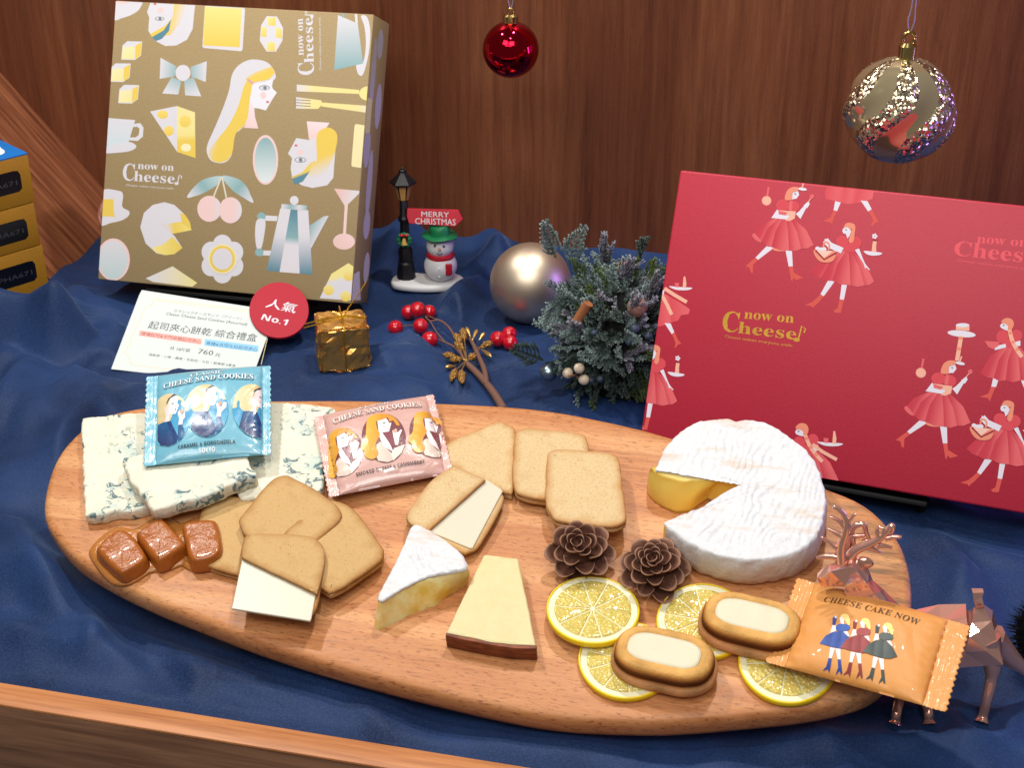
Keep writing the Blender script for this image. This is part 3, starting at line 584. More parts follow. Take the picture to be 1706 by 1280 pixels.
def girl_basket(P, part=False):
    P.poly([(820, 1015), (880, 1035), (770, 1185), (738, 1165)], WB); P.poly([(945, 1058), (998, 1058), (966, 1218), (925, 1214)], WB)
    P.poly([(738, 1168), (770, 1185), (720, 1245), (660, 1300), (650, 1280), (585, 1270), (660, 1240)], BT); P.poly([(925, 1214), (966, 1218), (945, 1300), (935, 1345), (880, 1345), (865, 1325), (905, 1300)], BT)
    gores(P, ((950, 740), (1050, 745)), [(640, 945), (740, 1008), (850, 1035), (1030, 1078), (1165, 1080), (1258, 1042)])
    P.poly([(1072, 735), (1112, 720), (1150, 820), (1175, 875), (1222, 930), (1205, 928), (1190, 905), (1172, 915), (1155, 865)], WB); P.ell(950, 650, 60, 55, SK); P.ell(1075, 665, 62, 60, SK); P.poly([(920, 660), (1090, 690), (1060, 760), (960, 745)], SK)
    P.line([(785, 640), (830, 690), (950, 742)], .42, WB); P.poly([(780, 625), (830, 650), (830, 685), (780, 672)], WB); P.line([(765, 735), (775, 670), (800, 660), (825, 690), (815, 740)], .12, HR, True)
    for x, y in ((710, 722), (745, 730), (775, 728)): P.ell(x, y, 22, 20, WB)
    P.poly([(672, 740), (720, 740), (770, 800), (850, 750), (892, 752), (870, 830), (820, 856), (740, 850), (690, 800)], HR, True); P.poly([(700, 740), (860, 745), (775, 815)], C(240, 196, 180)); P.line([(690, 740), (775, 828), (890, 765)], .12, VR)
    P.poly([(960, 525), (990, 510), (1040, 540), (1020, 600), (1000, 625), (985, 580), (960, 575), (950, 550)], WB); P.poly([(965, 520), (985, 480), (1030, 472), (1075, 500), (1070, 580), (1058, 650), (1030, 668), (1012, 640), (1030, 580), (1030, 545), (1000, 515)], HR, True); P.ell(988, 540, 9, 6, GRY); P.line([(1030, 540), (1045, 535)], .06, VR)
    P.poly([(1160, 745), (1250, 752), (1335, 765), (1310, 785), (1240, 790), (1185, 775)], WB, True); P.poly([(1248, 650), (1285, 652), (1278, 700), (1280, 755), (1235, 750), (1240, 695)], PCH); P.ell(1268, 640, 24, 10, VR)
    for k in range(5): a = 1.256*k; P.ell(1264+16*math.cos(a), 602+16*math.sin(a), 12, 10, WB, a)
def plate(P, x, y, k):
    P.poly([(x-90*k, y-6*k), (x, y), (x+95*k, y+6*k), (x+60*k, y+24*k), (x-30*k, y+22*k)], WB, True); P.poly([(x+28*k, y-85*k), (x+40*k, y-85*k), (x+50*k, y-30*k), (x+45*k, y+8*k), (x+20*k, y+6*k), (x+22*k, y-30*k)], PCH); P.poly([(x-45*k, y-35*k), (x-8*k, y-32*k), (x-12*k, y+2*k), (x-40*k, y)], SK2)
def simil(a, b, c, d):
    a, b, c, d = (complex(*q) for q in (a, b, c, d)); k = (d-c)/(b-a); return (k, c-k*a)
BF_ = lambda: P.build('printed_girl', m_print, rb)
P.T = R1; girl_spoon(P); BF_(); girl_basket(P); BF_()
P.poly([(780, 180), (800, 120), (1260, 150), (1240, 240), (1140, 275), (1000, 290), (880, 260), (790, 240)], G((800, 160), (1230, 230), (0, SK), (.3, SK2), (.35, SK), (.6, SK2), (.65, SK), (1, SK2))); P.poly([(880, 262), (935, 275), (900, 358), (865, 350)], WB); P.poly([(1128, 255), (1195, 262), (1235, 340), (1200, 362)], WB); P.poly([(868, 350), (898, 358), (862, 440), (850, 492), (838, 470), (762, 458), (835, 420)], BT); P.poly([(1205, 362), (1236, 342), (1280, 425), (1306, 462), (1280, 465), (1238, 510), (1230, 490), (1250, 445)], BT)
BF_()
def fl(Tz, q): return RF.px(*Tz([q])[0])
P.xf = simil(fl(R1, (75, 600)), fl(R1, (672, 688)), fl(R2, (105, 645)), fl(R2, (548, 738))); girl_spoon(P); BF_()
P.xf = simil(fl(R1, (640, 945)), fl(R1, (990, 480)), fl(R2, (520, 912)), fl(R2, (775, 595))); girl_basket(P); BF_()
P.xf = simil(fl(R1, (1030, 470)), fl(R1, (1258, 1042)), fl(R3, (150, 615)), fl(R3, (312, 1045))); girl_basket(P); BF_(); P.xf = None
P.T = R2; P.ell(488, 145, 94, 22, WB, .1); P.poly([(450, 85), (540, 92), (540, 125), (450, 118)], PCH); P.ell(495, 88, 45, 14, WB); P.line([(485, 160), (472, 240), (458, 325)], .28, PCH); P.ell(470, 245, 16, 12, HR); P.ell(482, 175, 15, 10, HR)
BF_()
def girl_braid(P):           # R2 top right girl
    P.poly([(700, 432), (738, 440), (718, 500), (686, 498)], WB); P.poly([(686, 498), (714, 502), (690, 560), (675, 598), (666, 575), (608, 566), (665, 545)], BT); P.poly([(875, 435), (910, 440), (935, 510), (910, 520)], WB)
    P.poly([(910, 516), (936, 508), (965, 575), (990, 590), (945, 600)], BT)
    gores(P, ((775, 225), (880, 235)), [(615, 405), (700, 440), (780, 455), (880, 455), (975, 430)]); P.ell(760, 165, 40, 45, SK); P.ell(855, 155, 36, 38, SK); P.poly([(745, 180), (880, 180), (870, 235), (775, 235)], SK)
    P.poly([(706, 228), (780, 212), (786, 235), (710, 255)], WB); P.poly([(642, 192), (740, 200), (735, 225), (700, 248), (668, 235)], SK2); P.poly([(845, 200), (880, 190), (880, 225), (850, 228)], WB)
    P.poly([(756, 75), (800, 80), (795, 125), (775, 118), (750, 105), (744, 90)], WB); P.poly([(752, 65), (785, 40), (825, 50), (836, 85), (818, 118), (795, 122), (795, 90)], HR, True); P.ell(768, 88, 7, 5, GRY)
    P.line([(808, 120), (822, 180), (850, 240), (890, 300)], .26, PCH, True)
    for x, y in ((812, 140), (830, 200), (858, 250)): P.ell(x, y, 13, 11, HR)
P.T = R2; girl_braid(P); BF_()
P.xf = simil(fl(R2, (790, 40)), fl(R2, (615, 405)), fl(R5, (1015, 95)), fl(R5, (915, 470))); P.T = R2; girl_braid(P); P.xf = None
P.T = R5; plate(P, 1195, 215, .85); P.line([(1090, 225), (1150, 270), (1240, 320)], .24, PCH)
BF_(); P.T = R3; plate(P, 335, 175, .95)
P.poly([(190, 225), (215, 225), (330, 290), (408, 345), (400, 380), (340, 390), (320, 430), (250, 450), (200, 470), (140, 480), (150, 300)], G((170, 380), (390, 360), (0, SK), (.35, SK2), (.4, SK), (1, SK2))); P.poly([(215, 450), (262, 452), (290, 520), (270, 534)], WB); P.poly([(272, 532), (292, 522), (320, 580), (345, 608), (320, 612), (292, 645), (298, 600)], BT); P.line([(215, 185), (290, 235), (385, 290)], .26, PCH); P.line([(195, 235), (235, 310), (270, 385)], .26, PCH); P.poly([(190, 195), (215, 200), (210, 230), (190, 230)], WB)
BF_(); P.T = T7; PKL = C(230, 88, 100)
P.text(bold('now on'), (1498, 356), (1722, 374), .60, PKL, cap=.66); P.text(bold('Cheese'), (1396, 410), (1755, 448), 1.02, PKL); P.text('Cheese makes everyone smile', (1410, 437), (1745, 477), .17, PKL)
P.build('printed_logo', m_print, rb)
P = Print(RF, 0.); P.T = T7
P.text(bold('now on'), (474, 688), (692, 708), .64, BLACK, cap=.66); P.text(bold('C'), (374, 742), (446, 752), 1.5, BLACK); P.text(bold('heese'), (446, 752), (702, 782), .84, BLACK, cap=.70); P.line([(712, 784), (728, 722), (744, 734), (738, 752)], .10, BLACK); P.ell(706, 782, 14, 9, BLACK); P.text('Cheese makes everyone smile', (388, 772), (686, 814), .2, BLACK)
P.build('gold_lettering', m_gold_ink, rb)
stand('easel_stand', 'black plastic easel propping up the red gift box', RF, 26, RH, RT_, .3, m_black)

# ---- stack of yellow boxes at the left
m_ylw = paper('yellow_card', C(176, 128, 26), C(160, 112, 20), 12, .45); m_blu = plain('blue_lid', C(14, 110, 190), .4); m_win = plain('black_label_print', C(10, 10, 14), .25); m_wl = plain('white_lid_print', C(236, 236, 238), .45); m_dim = plain('dim_label_ink', C(62, 62, 70), .6)
def fit_beta(c, want):
    best = None
    for b in np.linspace(.05, 1.2, 200):
        p, q = c, c-V(math.cos(b), math.sin(b), 0)*5
        def prj(p): d = p-CAM; k = d@FW; return 853+FOC*(d@RT)/k, 640-FOC*(d@UP)/k
        (x0, y0), (x1, y1) = prj(p), prj(q); s = (y1-y0)/(x1-x0)
        if best is None or abs(s-want) < best[0]: best = (abs(s-want), b)
    return best[1]
YC = pl(88, 512, (0, 0, .1), (0, 0, 1)); yb_ = fit_beta(YC+V(0, 0, 11), -.27)
uY = V(math.cos(yb_), math.sin(yb_), 0); nY = V(uY[1], -uY[0], 0)
def prjz(x, y):                                            # height above YC's vertical edge at a pixel row
    return pl(x, y, YC, FW*(1, 1, 0))[2]
tops = [.1, prjz(77, 407), prjz(60, 336), prjz(42, 256)]
for k, (lab, z0, z1) in enumerate((('yellow box with a black label strip, lowest of the stack of three', tops[0], tops[1]), ('yellow box with a black label strip, middle of the stack of three', tops[1], tops[2]), ('yellow box with a blue and white lid on top of the stack', tops[2], tops[3]))):
    jit = (.0, .35, -.05)[k]; f_ = Fr(V(YC[0], YC[1], z0)-uY*jit*.4, uY, V(0, 0, 1)); t = thing('yellow_box', lab, 'box', f_, 'yellow boxes stacked at the left'); h = z1-z0-.04
    v, fc = rbox(16, 9.5, h, .1, (-8, 4.75, 0)); mk('carton', v, fc, m_ylw, t)
    ff = Fr(f_.o, uY, nY); hs = tops[3]-tops[2]; y_ = lambda k_: h-hs*(1-k_)                                   # front face frame: u along, v up
    o = mk('label_strip', *slab(outline([(-12, y_(.30)), (-1.25, y_(.30)), (-1.0, y_(.36)), (-1.0, y_(.68)), (-1.25, y_(.74)), (-12, y_(.74))], 60, False), [(0, 0, 0), (0, .012, 0)])[:2], m_win, t); o.matrix_local = f_.mat().inverted() @ ff.mat()
    P = Print(None, .012); P.text('Lite.4PHA671', (-7.2, h*.44), (-1.3, h*.44), .55, g1(.1), raw=True) if False else None
    tv, tfc = textmesh('Lite.4PHA671'); sc_ = 5.6/(tv[:, 0].max())
    o = mk('label_text', [(-7.0+x*sc_, y_(.45)+y*.62, .018) for x, y in tv], tfc, m_dim, t, smooth=0, fix=False); o.matrix_local = f_.mat().inverted() @ ff.mat()
    if k == 2:
        v, fc = rbox(16, 9.5, .16, .05, (-8, 4.75, h-.02)); mk('lid', v, fc, m_blu, t)
        Q = outline([(-15, 1.1), (-2.6, 1.1), (-1.5, 1.5), (-1.1, 2.6), (-1.1, 8.4), (-15, 8.4)], 60, True); mk('lid_panel', *slab(Q, [(0, h+.13, 0), (0, h+.155, 0)])[:2], m_wl, t)
# ================================================================== the board
m_board = make_board()
K1 = Z(40, 640, 2.843); K2 = Z(500, 640, 3.046); K5 = Z(1060, 680, 3.709); K6 = Z(900, 940, 3.412); KB = Z(590, 830, 4.573); K7 = Z(1260, 830, 3.121)
bpx = [(500, 664), (600, 664), (726, 668), (845, 674), (927, 683), (992, 695), (1060, 710), (1122, 727), (1250, 766), (1378, 811), (1443, 840), (1489, 884), (1512, 930), (1521, 985), (1516, 1050), (1495, 1110), (1458, 1150), (1400, 1171), (1330, 1184), (1263, 1191), (1146, 1201), (1058, 1203), (911, 1194), (736, 1158), (560, 1112), (430, 1071), (322, 1030), (251, 1001), (181, 967), (123, 930), (84, 885), (71, 850), (78, 800), (97, 755), (130, 718), (165, 695), (220, 679), (320, 668), (410, 665)]
bo = outline(BF.pxs(bpx), 180)
v, f, a = slab(bo, [(.75, -1.75, 0), (.35, -1.7, 0), (.08, -1.5, 0), (0, -1.2, 0), (0, -.6, 0), (.05, -.32, 0), (.16, -.14, 0), (.34, -.03, 0), (.55, 0, 0)], rings=(.9, .6, .3))
board = mk('serving_board', v, f, m_board, fr=BF, smooth=60); tag(board, 'long oval wooden serving board carrying the cheeses and cookies', 'serving board')
# hidden wooden wedges that prop the back of the board up
for a_, b_ in ((-14, 9), (14, 10)):
    p = BF.w(a_, b_, -1.78); z0 = .3; t = tag(mk('board_prop', *rbox(3, 1.4, p[2]-z0, .1, (p[0], p[1], z0)), m_rim), 'small wooden block under the raised back edge of the board, '+('left' if a_ < 0 else 'right')+' one of two', 'prop block', 'blocks propping the board')

def seat(pts_px, hbase, T, ax=0., ay=0.):
    """frame on the board (offset hbase, tilted) so that the traced outline is its face at height T"""
    P = np.array(pts_px); cx, cy = P[:, 0].mean(), P[:, 1].mean()
    f = BF.at(cx, cy, hbase+T).tilt(ax, ay); f = f.up(-T); return f, f.pxs(pts_px, T)

# ================================================================== cookies
m_tan = make_cookie('brown_biscuit', C(196, 163, 112), C(150, 98, 46)); m_pale = make_cookie('pale_biscuit', C(208, 184, 141), C(172, 114, 52))
m_cream = plain('cream_filling', C(240, 226, 200), .5, bumpy=(4, .3, .05)); m_choc = plain('white_chocolate', C(204, 198, 178), .36, spec=.45, bumpy=(1.2, .12, .05), Subsurface_Weight=.1, Subsurface_Scale=.003)
BISC = lambda z, t: [(.10, z, .6), (.02, z+t*.15, .8), (0, z+t*.4, .85), (.01, z+t*.75, .7), (.06, z+t*.93, .72), (.15, z+t, .52), (.34, z+t+.01, .24), (.6, z+t+.01, .06)]
BISC_ = lambda z, t: [(.14, z, .6), (.03, z+t*.15, .8), (0, z+t*.4, .85), (.03, z+t*.68, .72), (.12, z+t*.88, .42), (.28, z+t*.98, .18), (.5, z+t, .04)]
def cookie(label, pts, h, m, group, ax=0, ay=0, th=.28):
    T = th*2+.11; f_, L = seat(pts, h, T, ax, ay); t = thing('sandwich_cookie', label, 'cookie', f_, group); O = outline(L, 72)
    dome = lambda x, y, s: .03*(1-s)+.018*nz3(x, y, h, .9)
    v, f, a = slab(O, BISC(th+.11, th), top=dome, wob=.06, wsc=1.1); mk('top_biscuit', v, f, m, t, fac=a, smooth=60)
    v, f, a = slab(inset(O, .16), [(0, th-.02, 0), (-.05, th+.05, 0), (0, th+.13, 0)], wob=.09, wsc=1.4); mk('filling', v, f, m_cream, t)
    v, f, a = slab(O, BISC(0, th), wob=.06, wsc=1.0); mk('bottom_biscuit', v, f, m, t, fac=a, smooth=60); return t
def halved(label, whole, half, plate, h, m, group, ax=0, ay=0, th=.28):
    T = th*2+.11; f_, L = seat(whole, h, T, ax, ay); t = thing('sandwich_cookie', label, 'cookie', f_, group)
    O = outline(f_.pxs(whole, th), 72); v, f, a = slab(O, BISC(0, th), wob=.03); mk('bottom_biscuit', v, f, m, t, fac=a, smooth=60)
    Q = outline(f_.pxs(plate, th+.11), 60, False); v, f, a = slab(Q, [(0, th-.02, 0), (0, th+.08, 0), (.03, th+.11, 0)], rings=(.7, .4)); mk('white_chocolate', v, f, m_choc, t)
    H = outline(half(f_, T), 90, False); v, f, a = slab(H, [(.06, th+.11, .7), (.0, th+.17, .8), (0, th+.11+th*.75, .7), (.05, th+.11+th*.93, .5), (.16, th+.11+th, .35), (.4, th+.11+th, .1)], wob=.02, top=lambda x, y, s: .02*nz3(x, y, h, .9)); mk('top_biscuit', v, f, m, t, fac=a, smooth=50)
    return t
GL = 'sandwich cookies lying on the board'
cookie('brown sandwich cookie half hidden behind the sticky caramels', K1([(845, 590), (895, 538), (965, 526), (1150, 568), (1215, 640), (1195, 850), (1125, 915), (1005, 900), (865, 858), (812, 800), (815, 690)]), 0, m_tan, GL)
cookie('brown sandwich cookie with its corner pointing at the blue cheese', K1([(1222, 432), (1285, 447), (1440, 540), (1500, 600), (1480, 660), (1310, 800), (1240, 830), (1070, 735), (1022, 670), (1032, 620), (1155, 470)]), .9, m_tan, GL, .05, -.04)
cookie('brown sandwich cookie on the right of the caramel cookie pile', K1([(1480, 553), (1560, 592), (1686, 755), (1702, 800), (1672, 850), (1480, 978), (1420, 975), (1300, 870), (1235, 740), (1250, 685), (1420, 562)]), .75, m_tan, GL, .03, .06)
halved('brown cookie with a square white chocolate plate showing at its cut front', K1([(1032, 760), (1080, 712), (1340, 718), (1400, 745), (1424, 800), (1405, 960), (1385, 1060), (1345, 1096), (1190, 1098), (1030, 1062), (1005, 1010)]),
       lambda f_, T: list(crs(f_.pxs(K1([(1028, 822), (1036, 760), (1062, 722), (1110, 706), (1330, 716), (1392, 742), (1424, 800), (1412, 900), (1388, 994)]), T), 6, False)),
       K1([(1040, 800), (1388, 960), (1358, 1124), (984, 1064)]), 1.2, m_tan, GL, .02, .02)
cookie('pale sandwich cookie partly under the pink packet', K2([(705, 330), (760, 290), (985, 194), (1050, 202), (1093, 250), (1083, 520), (1035, 548), (800, 440), (700, 390)]), 0, m_pale, GL)
cookie('pale sandwich cookie in the middle of the right hand row', K2([(1086, 270), (1112, 232), (1170, 223), (1415, 246), (1456, 285), (1466, 350), (1450, 560), (1400, 600), (1240, 586), (1120, 560), (1082, 505)]), .35, m_pale, GL, .0, .03)
cookie('whole pale sandwich cookie lying on its neighbour above the pine cone', K2([(1252, 370), (1285, 336), (1345, 330), (1565, 346), (1618, 385), (1632, 500), (1655, 670), (1618, 712), (1560, 720), (1330, 698), (1272, 660), (1246, 580)]), .95, m_pale, GL, -.03, -.04)
halved('pale cookie with a long white chocolate plate along its cut side', K2([(745, 440), (785, 422), (940, 485), (1015, 545), (1030, 600), (920, 805), (860, 850), (800, 848), (570, 730), (540, 690), (560, 630)]),
       lambda f_, T: list(crs(f_.pxs(K2([(650, 742), (585, 722), (545, 690), (556, 635), (655, 500), (745, 432), (795, 420), (940, 484)]), T), 6, False)),
       K2([(935, 478), (1030, 540), (872, 838), (640, 742)]), .55, m_pale, GL, .02, .03)

# ================================================================== blue cheese
m_bc = make_blue()
def blue(label, pts, h, T, seed, ax=0, ay=0):
    f_, L = seat(pts, h, T, ax, ay); O = outline(L, 200); rg = .07
    O = O+np.array([[.10*nz3(x, y, seed, 1.3)+.06*nz3(x, y, seed, 4), .10*nz3(x, y, seed+5, 1.3)+.06*nz3(x, y, seed+5, 4)] for x, y in O])
    tp = lambda x, y, s: .07*nz3(x, y, seed, .8)+.03*nz3(x, y, seed, 3)
    v, f, a = slab(O, [(.1, 0, 0), (0, .15, 0), (.02, T*.5, 0), (.0, T-.14, 0), (.06, T-.04, 0), (.16, T, 0)], rings=(.95, .88, .8, .7, .6, .5, .4, .3, .2, .1), top=tp, wob=.05, wsc=2)
    return tag(mk('blue_cheese_slice', v, f, m_bc, fr=f_, smooth=60), label, 'cheese', 'slices of blue veined cheese')
blue('left slab of blue veined cheese at the end of the board', K1([(275, 172), (300, 157), (560, 132), (660, 140), (700, 350), (620, 540), (580, 585), (500, 603), (430, 606), (360, 622), (300, 622), (284, 590), (278, 400), (270, 230)]), 0, .9, 1)
blue('rear slab of blue veined cheese between the blue and pink packets', K1([(1000, 92), (1180, 84), (1300, 90), (1430, 104), (1478, 122), (1452, 200), (1420, 300), (1418, 420), (1402, 510), (1300, 555), (1090, 543), (1010, 518), (980, 300)]), 0, .9, 2)
blue('top slab of blue veined cheese under the blue packet, cut edge in front', K1([(462, 365), (500, 345), (600, 322), (900, 325), (1040, 330), (1072, 385), (1094, 430), (1012, 464), (845, 535), (640, 592), (600, 588), (560, 535), (505, 462)]), .95, 1.05, 3, .02, 0)

# ================================================================== caramels
def make_caramel(name, c, r, t=.3):
    M = Mt(name, c, r, spec=.4, Subsurface_Weight=t, Subsurface_Scale=.004, Coat_Weight=.3, Coat_Roughness=.1); vv = M.vec()
    M.bump(M.noise(vv, 2.4, 4, .6), .6, .12); return M.m
m_car = make_caramel('caramel', C(160, 88, 28), .26, .2); m_sauce = make_caramel('caramel_sauce', C(174, 112, 52), .2, .12)
sp = K1([(338, 765), (335, 805), (395, 888), (440, 922), (500, 920), (590, 868), (680, 855), (750, 832), (805, 858), (900, 852), (958, 800), (955, 720), (915, 655), (830, 640), (740, 668), (690, 650), (640, 632), (520, 695), (430, 690)])
f_, L = seat(sp, 0, .3); O = outline(L, 160)
v, f, a = slab(O, [(-.28, 0, 0), (-.34, .05, 0), (-.28, .16, 0), (-.1, .26, 0), (.1, .30, 0)], rings=(.93, .8, .65, .5, .35, .2), ctr=f_.px(*K1([(650, 780)])[0], .3), top=lambda x, y, s: .05*nz3(x, y, 2, .9))
tag(mk('caramel_sauce', v, f, m_sauce, fr=f_, smooth=180), 'pool of melted caramel spread beneath the three caramel squares', 'sauce')
for lab, q, T in (('caramel square with its corner toward the left end of the board', [(435, 688), (500, 704), (566, 790), (562, 835), (482, 882), (440, 882), (348, 795), (350, 762)], 1.05), ('middle caramel square standing diagonal in the sauce', [(630, 634), (664, 645), (752, 740), (735, 775), (650, 828), (618, 824), (538, 722), (540, 694)], 1.1), ('caramel square nearest the brown cookies', [(762, 655), (885, 638), (915, 668), (932, 770), (900, 812), (812, 836), (778, 810), (754, 700)], 1.1)):
    f_, L = seat(K1(q), .1, T); O = outline(L, 90)
    v, f, a = slab(O, [(-.12, 0, 0), (-.14, .18, 0), (-.08, .45, 0), (-.04, T-.35, 0), (.02, T-.15, 0), (.12, T-.04, 0), (.25, T, 0)], rings=(.88, .75, .6, .45, .3, .15), top=lambda x, y, s: .05*nz3(x, y, T, .9)+.014*nz3(x, y, T, 4), wob=.05)
    tag(mk('caramel_square', v, f, m_car, fr=f_, smooth=180), lab, 'caramel', 'caramel squares stuck in sauce')

# ================================================================== brie wedge and smoked wedge
m_rind = make_rind(); 
mp = Mt('brie_paste', rough=.42, spec=.45, Subsurface_Weight=.3, Subsurface_Scale=.006); vv = mp.vec(); sx = mp.N('ShaderNodeSeparateXYZ'); tc = mp.N('ShaderNodeTexCoord'); mp.L(tc.outputs['Object'], sx.inputs[0])
mp.col(mp.mix(mp.ramp(mp.noise(vv, .8, 3), [(.4, BLACK), (.65, WHITE)]), C(238, 222, 160), C(226, 190, 84))).bump(mp.noise(vv, 2, 4), .35, .08); m_paste = mp.m
KT = [(452, 225), (560, 255), (640, 300), (740, 375), (820, 445), (858, 520), (852, 548), (760, 572), (560, 610), (380, 690), (222, 788), (190, 758), (245, 650), (320, 500), (385, 370)]
KBt = [(440, 300), (560, 330), (660, 390), (760, 470), (840, 540), (868, 600), (862, 655), (770, 712), (610, 822), (430, 890), (205, 1000), (155, 965), (215, 780), (300, 600), (360, 440)]
f_ = BF.at(*KB([(520, 640)])[0], 0); TT = f_.pxs(KB(KT), 1.75); BB = f_.pxs(KB(KBt), 0.0)
n = len(TT); TT = resamp(crs(TT, 8), 140); BB = resamp(crs(BB, 8), 140)
k0 = np.argmin(np.linalg.norm(BB-BB[0], axis=1))
t = thing('brie_wedge', 'runny brie wedge with white wrinkled rind beside the pale smoked cheese', 'cheese', f_)
Vs, Fs = [], []; rows = 9
for r in range(rows):
    s = r/(rows-1)
    for i in range(140):
        p = BB[i]*(1-s)+TT[i]*s; bul = .10*math.sin(math.pi*s); d = p-(BB.mean(0)*(1-s)+TT.mean(0)*s); d = d/np.linalg.norm(d)
        p = p+d*(bul+.05*nz3(p[0], p[1], s*2, 1.5)+(.06*nz3(p[0]*3, p[1]*3, 1, 1) if r == 0 else 0)); Vs.append((p[0], p[1], 1.72*s))
for r in range(rows-1):
    for i in range(140): j = (i+1) % 140; Fs.append((r*140+i, r*140+j, (r+1)*140+j, (r+1)*140+i))
Fs += [tuple(range(139, -1, -1)), tuple((rows-1)*140+i for i in range(140))]
mk('paste', Vs, Fs, m_paste, t, smooth=60)
def wrinkle(x, y, s): 
    q = .8*x+.55*y+.35*nz3(x, y, 0, .6); return .13*abs(math.sin(q*5.2+2.2*nz3(x, y, 4, .7)))*(.4+nz3(x, y, 9, .5))+.05*nz3(x, y, 1, .8)+.02*nz3(x, y, 5, 5)
v, f, a = slab(TT if area(TT) > 0 else TT[::-1], [(.02, 1.66, .2), (-.05, 1.72, .1), (-.04, 1.84, 0), (.04, 1.9, 0)], rings=np.linspace(.96, .04, 24), top=wrinkle, wob=.05, wsc=3)
mk('rind', v, f, m_rind, t, fac=a, smooth=180)
m_smk = Mt('smoked_cheese', rough=.42, spec=.4, Subsurface_Weight=.2, Subsurface_Scale=.005); vv = m_smk.vec(); m_smk.col(m_smk.mix(m_smk.noise(vv, 1.2, 4, .6), C(204, 190, 134), C(216, 206, 162))).bump(m_smk.noise(vv, 1.0, 5, .65), .35, .08); m_smk = m_smk.m
mr = Mt('smoked_rind', rough=.5, spec=.35); vv = mr.vec((.3, .3, 2)); mr.col(mr.ramp(mr.noise(vv, 3, 4, .65), [(.35, C(92, 40, 20)), (.65, C(142, 76, 44))])).bump(mr.noise(vv, 5, 3), .3, .05)
ST = KB([(985, 440), (1000, 432), (1120, 446), (1240, 460), (1250, 470), (1320, 800), (1384, 1128), (1200, 1122), (1040, 1098), (880, 1068), (702, 1030), (840, 740)])
f_, L = seat(ST, 0, 1.1); t = thing('smoked_cheese_wedge', 'flat pale cheese wedge with a smoked brown rind edge in front', 'cheese', f_); O = outline(L, 160, False)
O = O+np.array([[.03*nz3(x, y, 0, 1.2), .03*nz3(x, y, 4, 1.2)] for x, y in O])
v, f, a = slab(O, [(.03, 0, 0), (0, .05, 0), (0, 1.04, 0), (.05, 1.1, 0)], rings=(.93, .85, .75, .6, .45, .3, .15), top=lambda x, y, s: .03*nz3(x, y, 0, .7)+.012*nz3(x, y, 3, 3)); mk('paste', v, f, m_smk, t, smooth=50)
rl = f_.pxs(KB([(696, 1034), (880, 1074), (1040, 1104), (1200, 1128), (1388, 1134)]), 1.1); rl = crs(rl, 6, False); dn = V(.04, -.16)
v, f, a = slab(outline(np.vstack([rl+(0, .10), (rl+dn)[::-1]]), 120, False), [(.02, .02, 0), (0, .06, 0), (0, 1.02, 0), (.04, 1.09, 0)], rings=(.5,), wob=.02); mk('smoked_rind', v, f, mr.m, t)

# ================================================================== camembert
CT = K5([(118, 385), (138, 330), (180, 240), (260, 152), (350, 95), (440, 70), (560, 62), (620, 74), (700, 68), (800, 90), (900, 140), (1000, 212), (1090, 300), (1150, 430), (1174, 560), (1162, 680), (1125, 780), (1060, 852), (960, 905), (800, 938), (640, 940), (480, 905), (350, 850), (250, 782), (176, 722), (182, 704), (240, 680), (300, 655), (400, 622), (440, 592), (520, 540), (590, 500), (645, 468), (590, 446), (520, 430), (440, 408), (390, 412), (330, 428), (240, 402), (150, 392)])
CH = 2.35; f_, L = seat(CT, 0, CH); cc = f_.px(*K5([(760, 500)])[0], CH); t = thing('camembert_wheel', 'round white camembert with a wedge cut out and runny yellow inside', 'cheese', f_)
O = outline(L, 300); O = O+np.array([[.05*nz3(x, y, 0, 1.5)+.03*nz3(x, y, 2, 5), .05*nz3(x, y, 4, 1.5)+.03*nz3(x, y, 7, 5)] for x, y in O])
def ridges(x, y, s):
    q = x*.97-y*.22+.7*nz3(x, y, 0, .35)+.22*nz3(x, y, 3, 1.1); e = min(1, max(0, (1.0-s)*6))
    return (.058*math.sin(q*2*math.pi/(.44))*(.45+.9*nz3(x, y, 6, .7))+.07*nz3(x, y, 1, .45)+.025*nz3(x, y, 2, 3.5))*(.35+.65*e)+.05*e
prof = [(.22, 0, 1), (.02, .2, 1), (-.10, .6, .9), (-.14, 1.1, .8), (-.12, 1.5, .7), (-.05, 1.9, .45), (0, 2.1, .25), (.03, 2.25, .1), (.12, CH, 0)]
notch = np.array(f_.pxs(K5([(182, 704), (300, 655), (440, 592), (520, 540), (645, 468), (520, 430), (390, 412), (240, 402), (118, 385)]), CH)); nd = np.min([seg_d(O[:, 0], O[:, 1], p, q)[0] for p, q in zip(notch[:-1], notch[1:])], axis=0); dm = np.clip((nd-.12)/.5, 0, 1)
v, f, a = slab(O, prof, rings=np.linspace(.985, .02, 60), ctr=cc, top=ridges, wob=.10, wsc=2.2, dm=dm); CAM_RIND = (v, f, a)
mp = Mt('runny_paste', rough=.3, spec=.5, Subsurface_Weight=.35, Subsurface_Scale=.008); mp.col(mp.mix(mp.noise(mp.vec(), .7, 3), C(234, 192, 74), C(242, 216, 118))).bump(mp.noise(mp.vec((1, .4, 1)), .9, 3), .3, .1)
nO = len(O); nsd = (len(prof)-1)*nO; mk('rind', *CAM_RIND[:2], [m_rind, mp.m], t, fac=CAM_RIND[2], smooth=180, mi=[1 if k < nsd-nO and dm[k % nO] < .5 and k >= nO else 0 for k in range(len(CAM_RIND[1]))], fix=False)
ct = f_.pxs(K5([(104, 398), (170, 410), (260, 424), (340, 438), (410, 425), (470, 428), (560, 446), (652, 478)]), CH-.12); cb = f_.pxs(K5([(80, 500), (115, 550), (175, 592), (235, 620), (290, 632), (370, 622), (450, 590), (640, 506)]), 0.02)
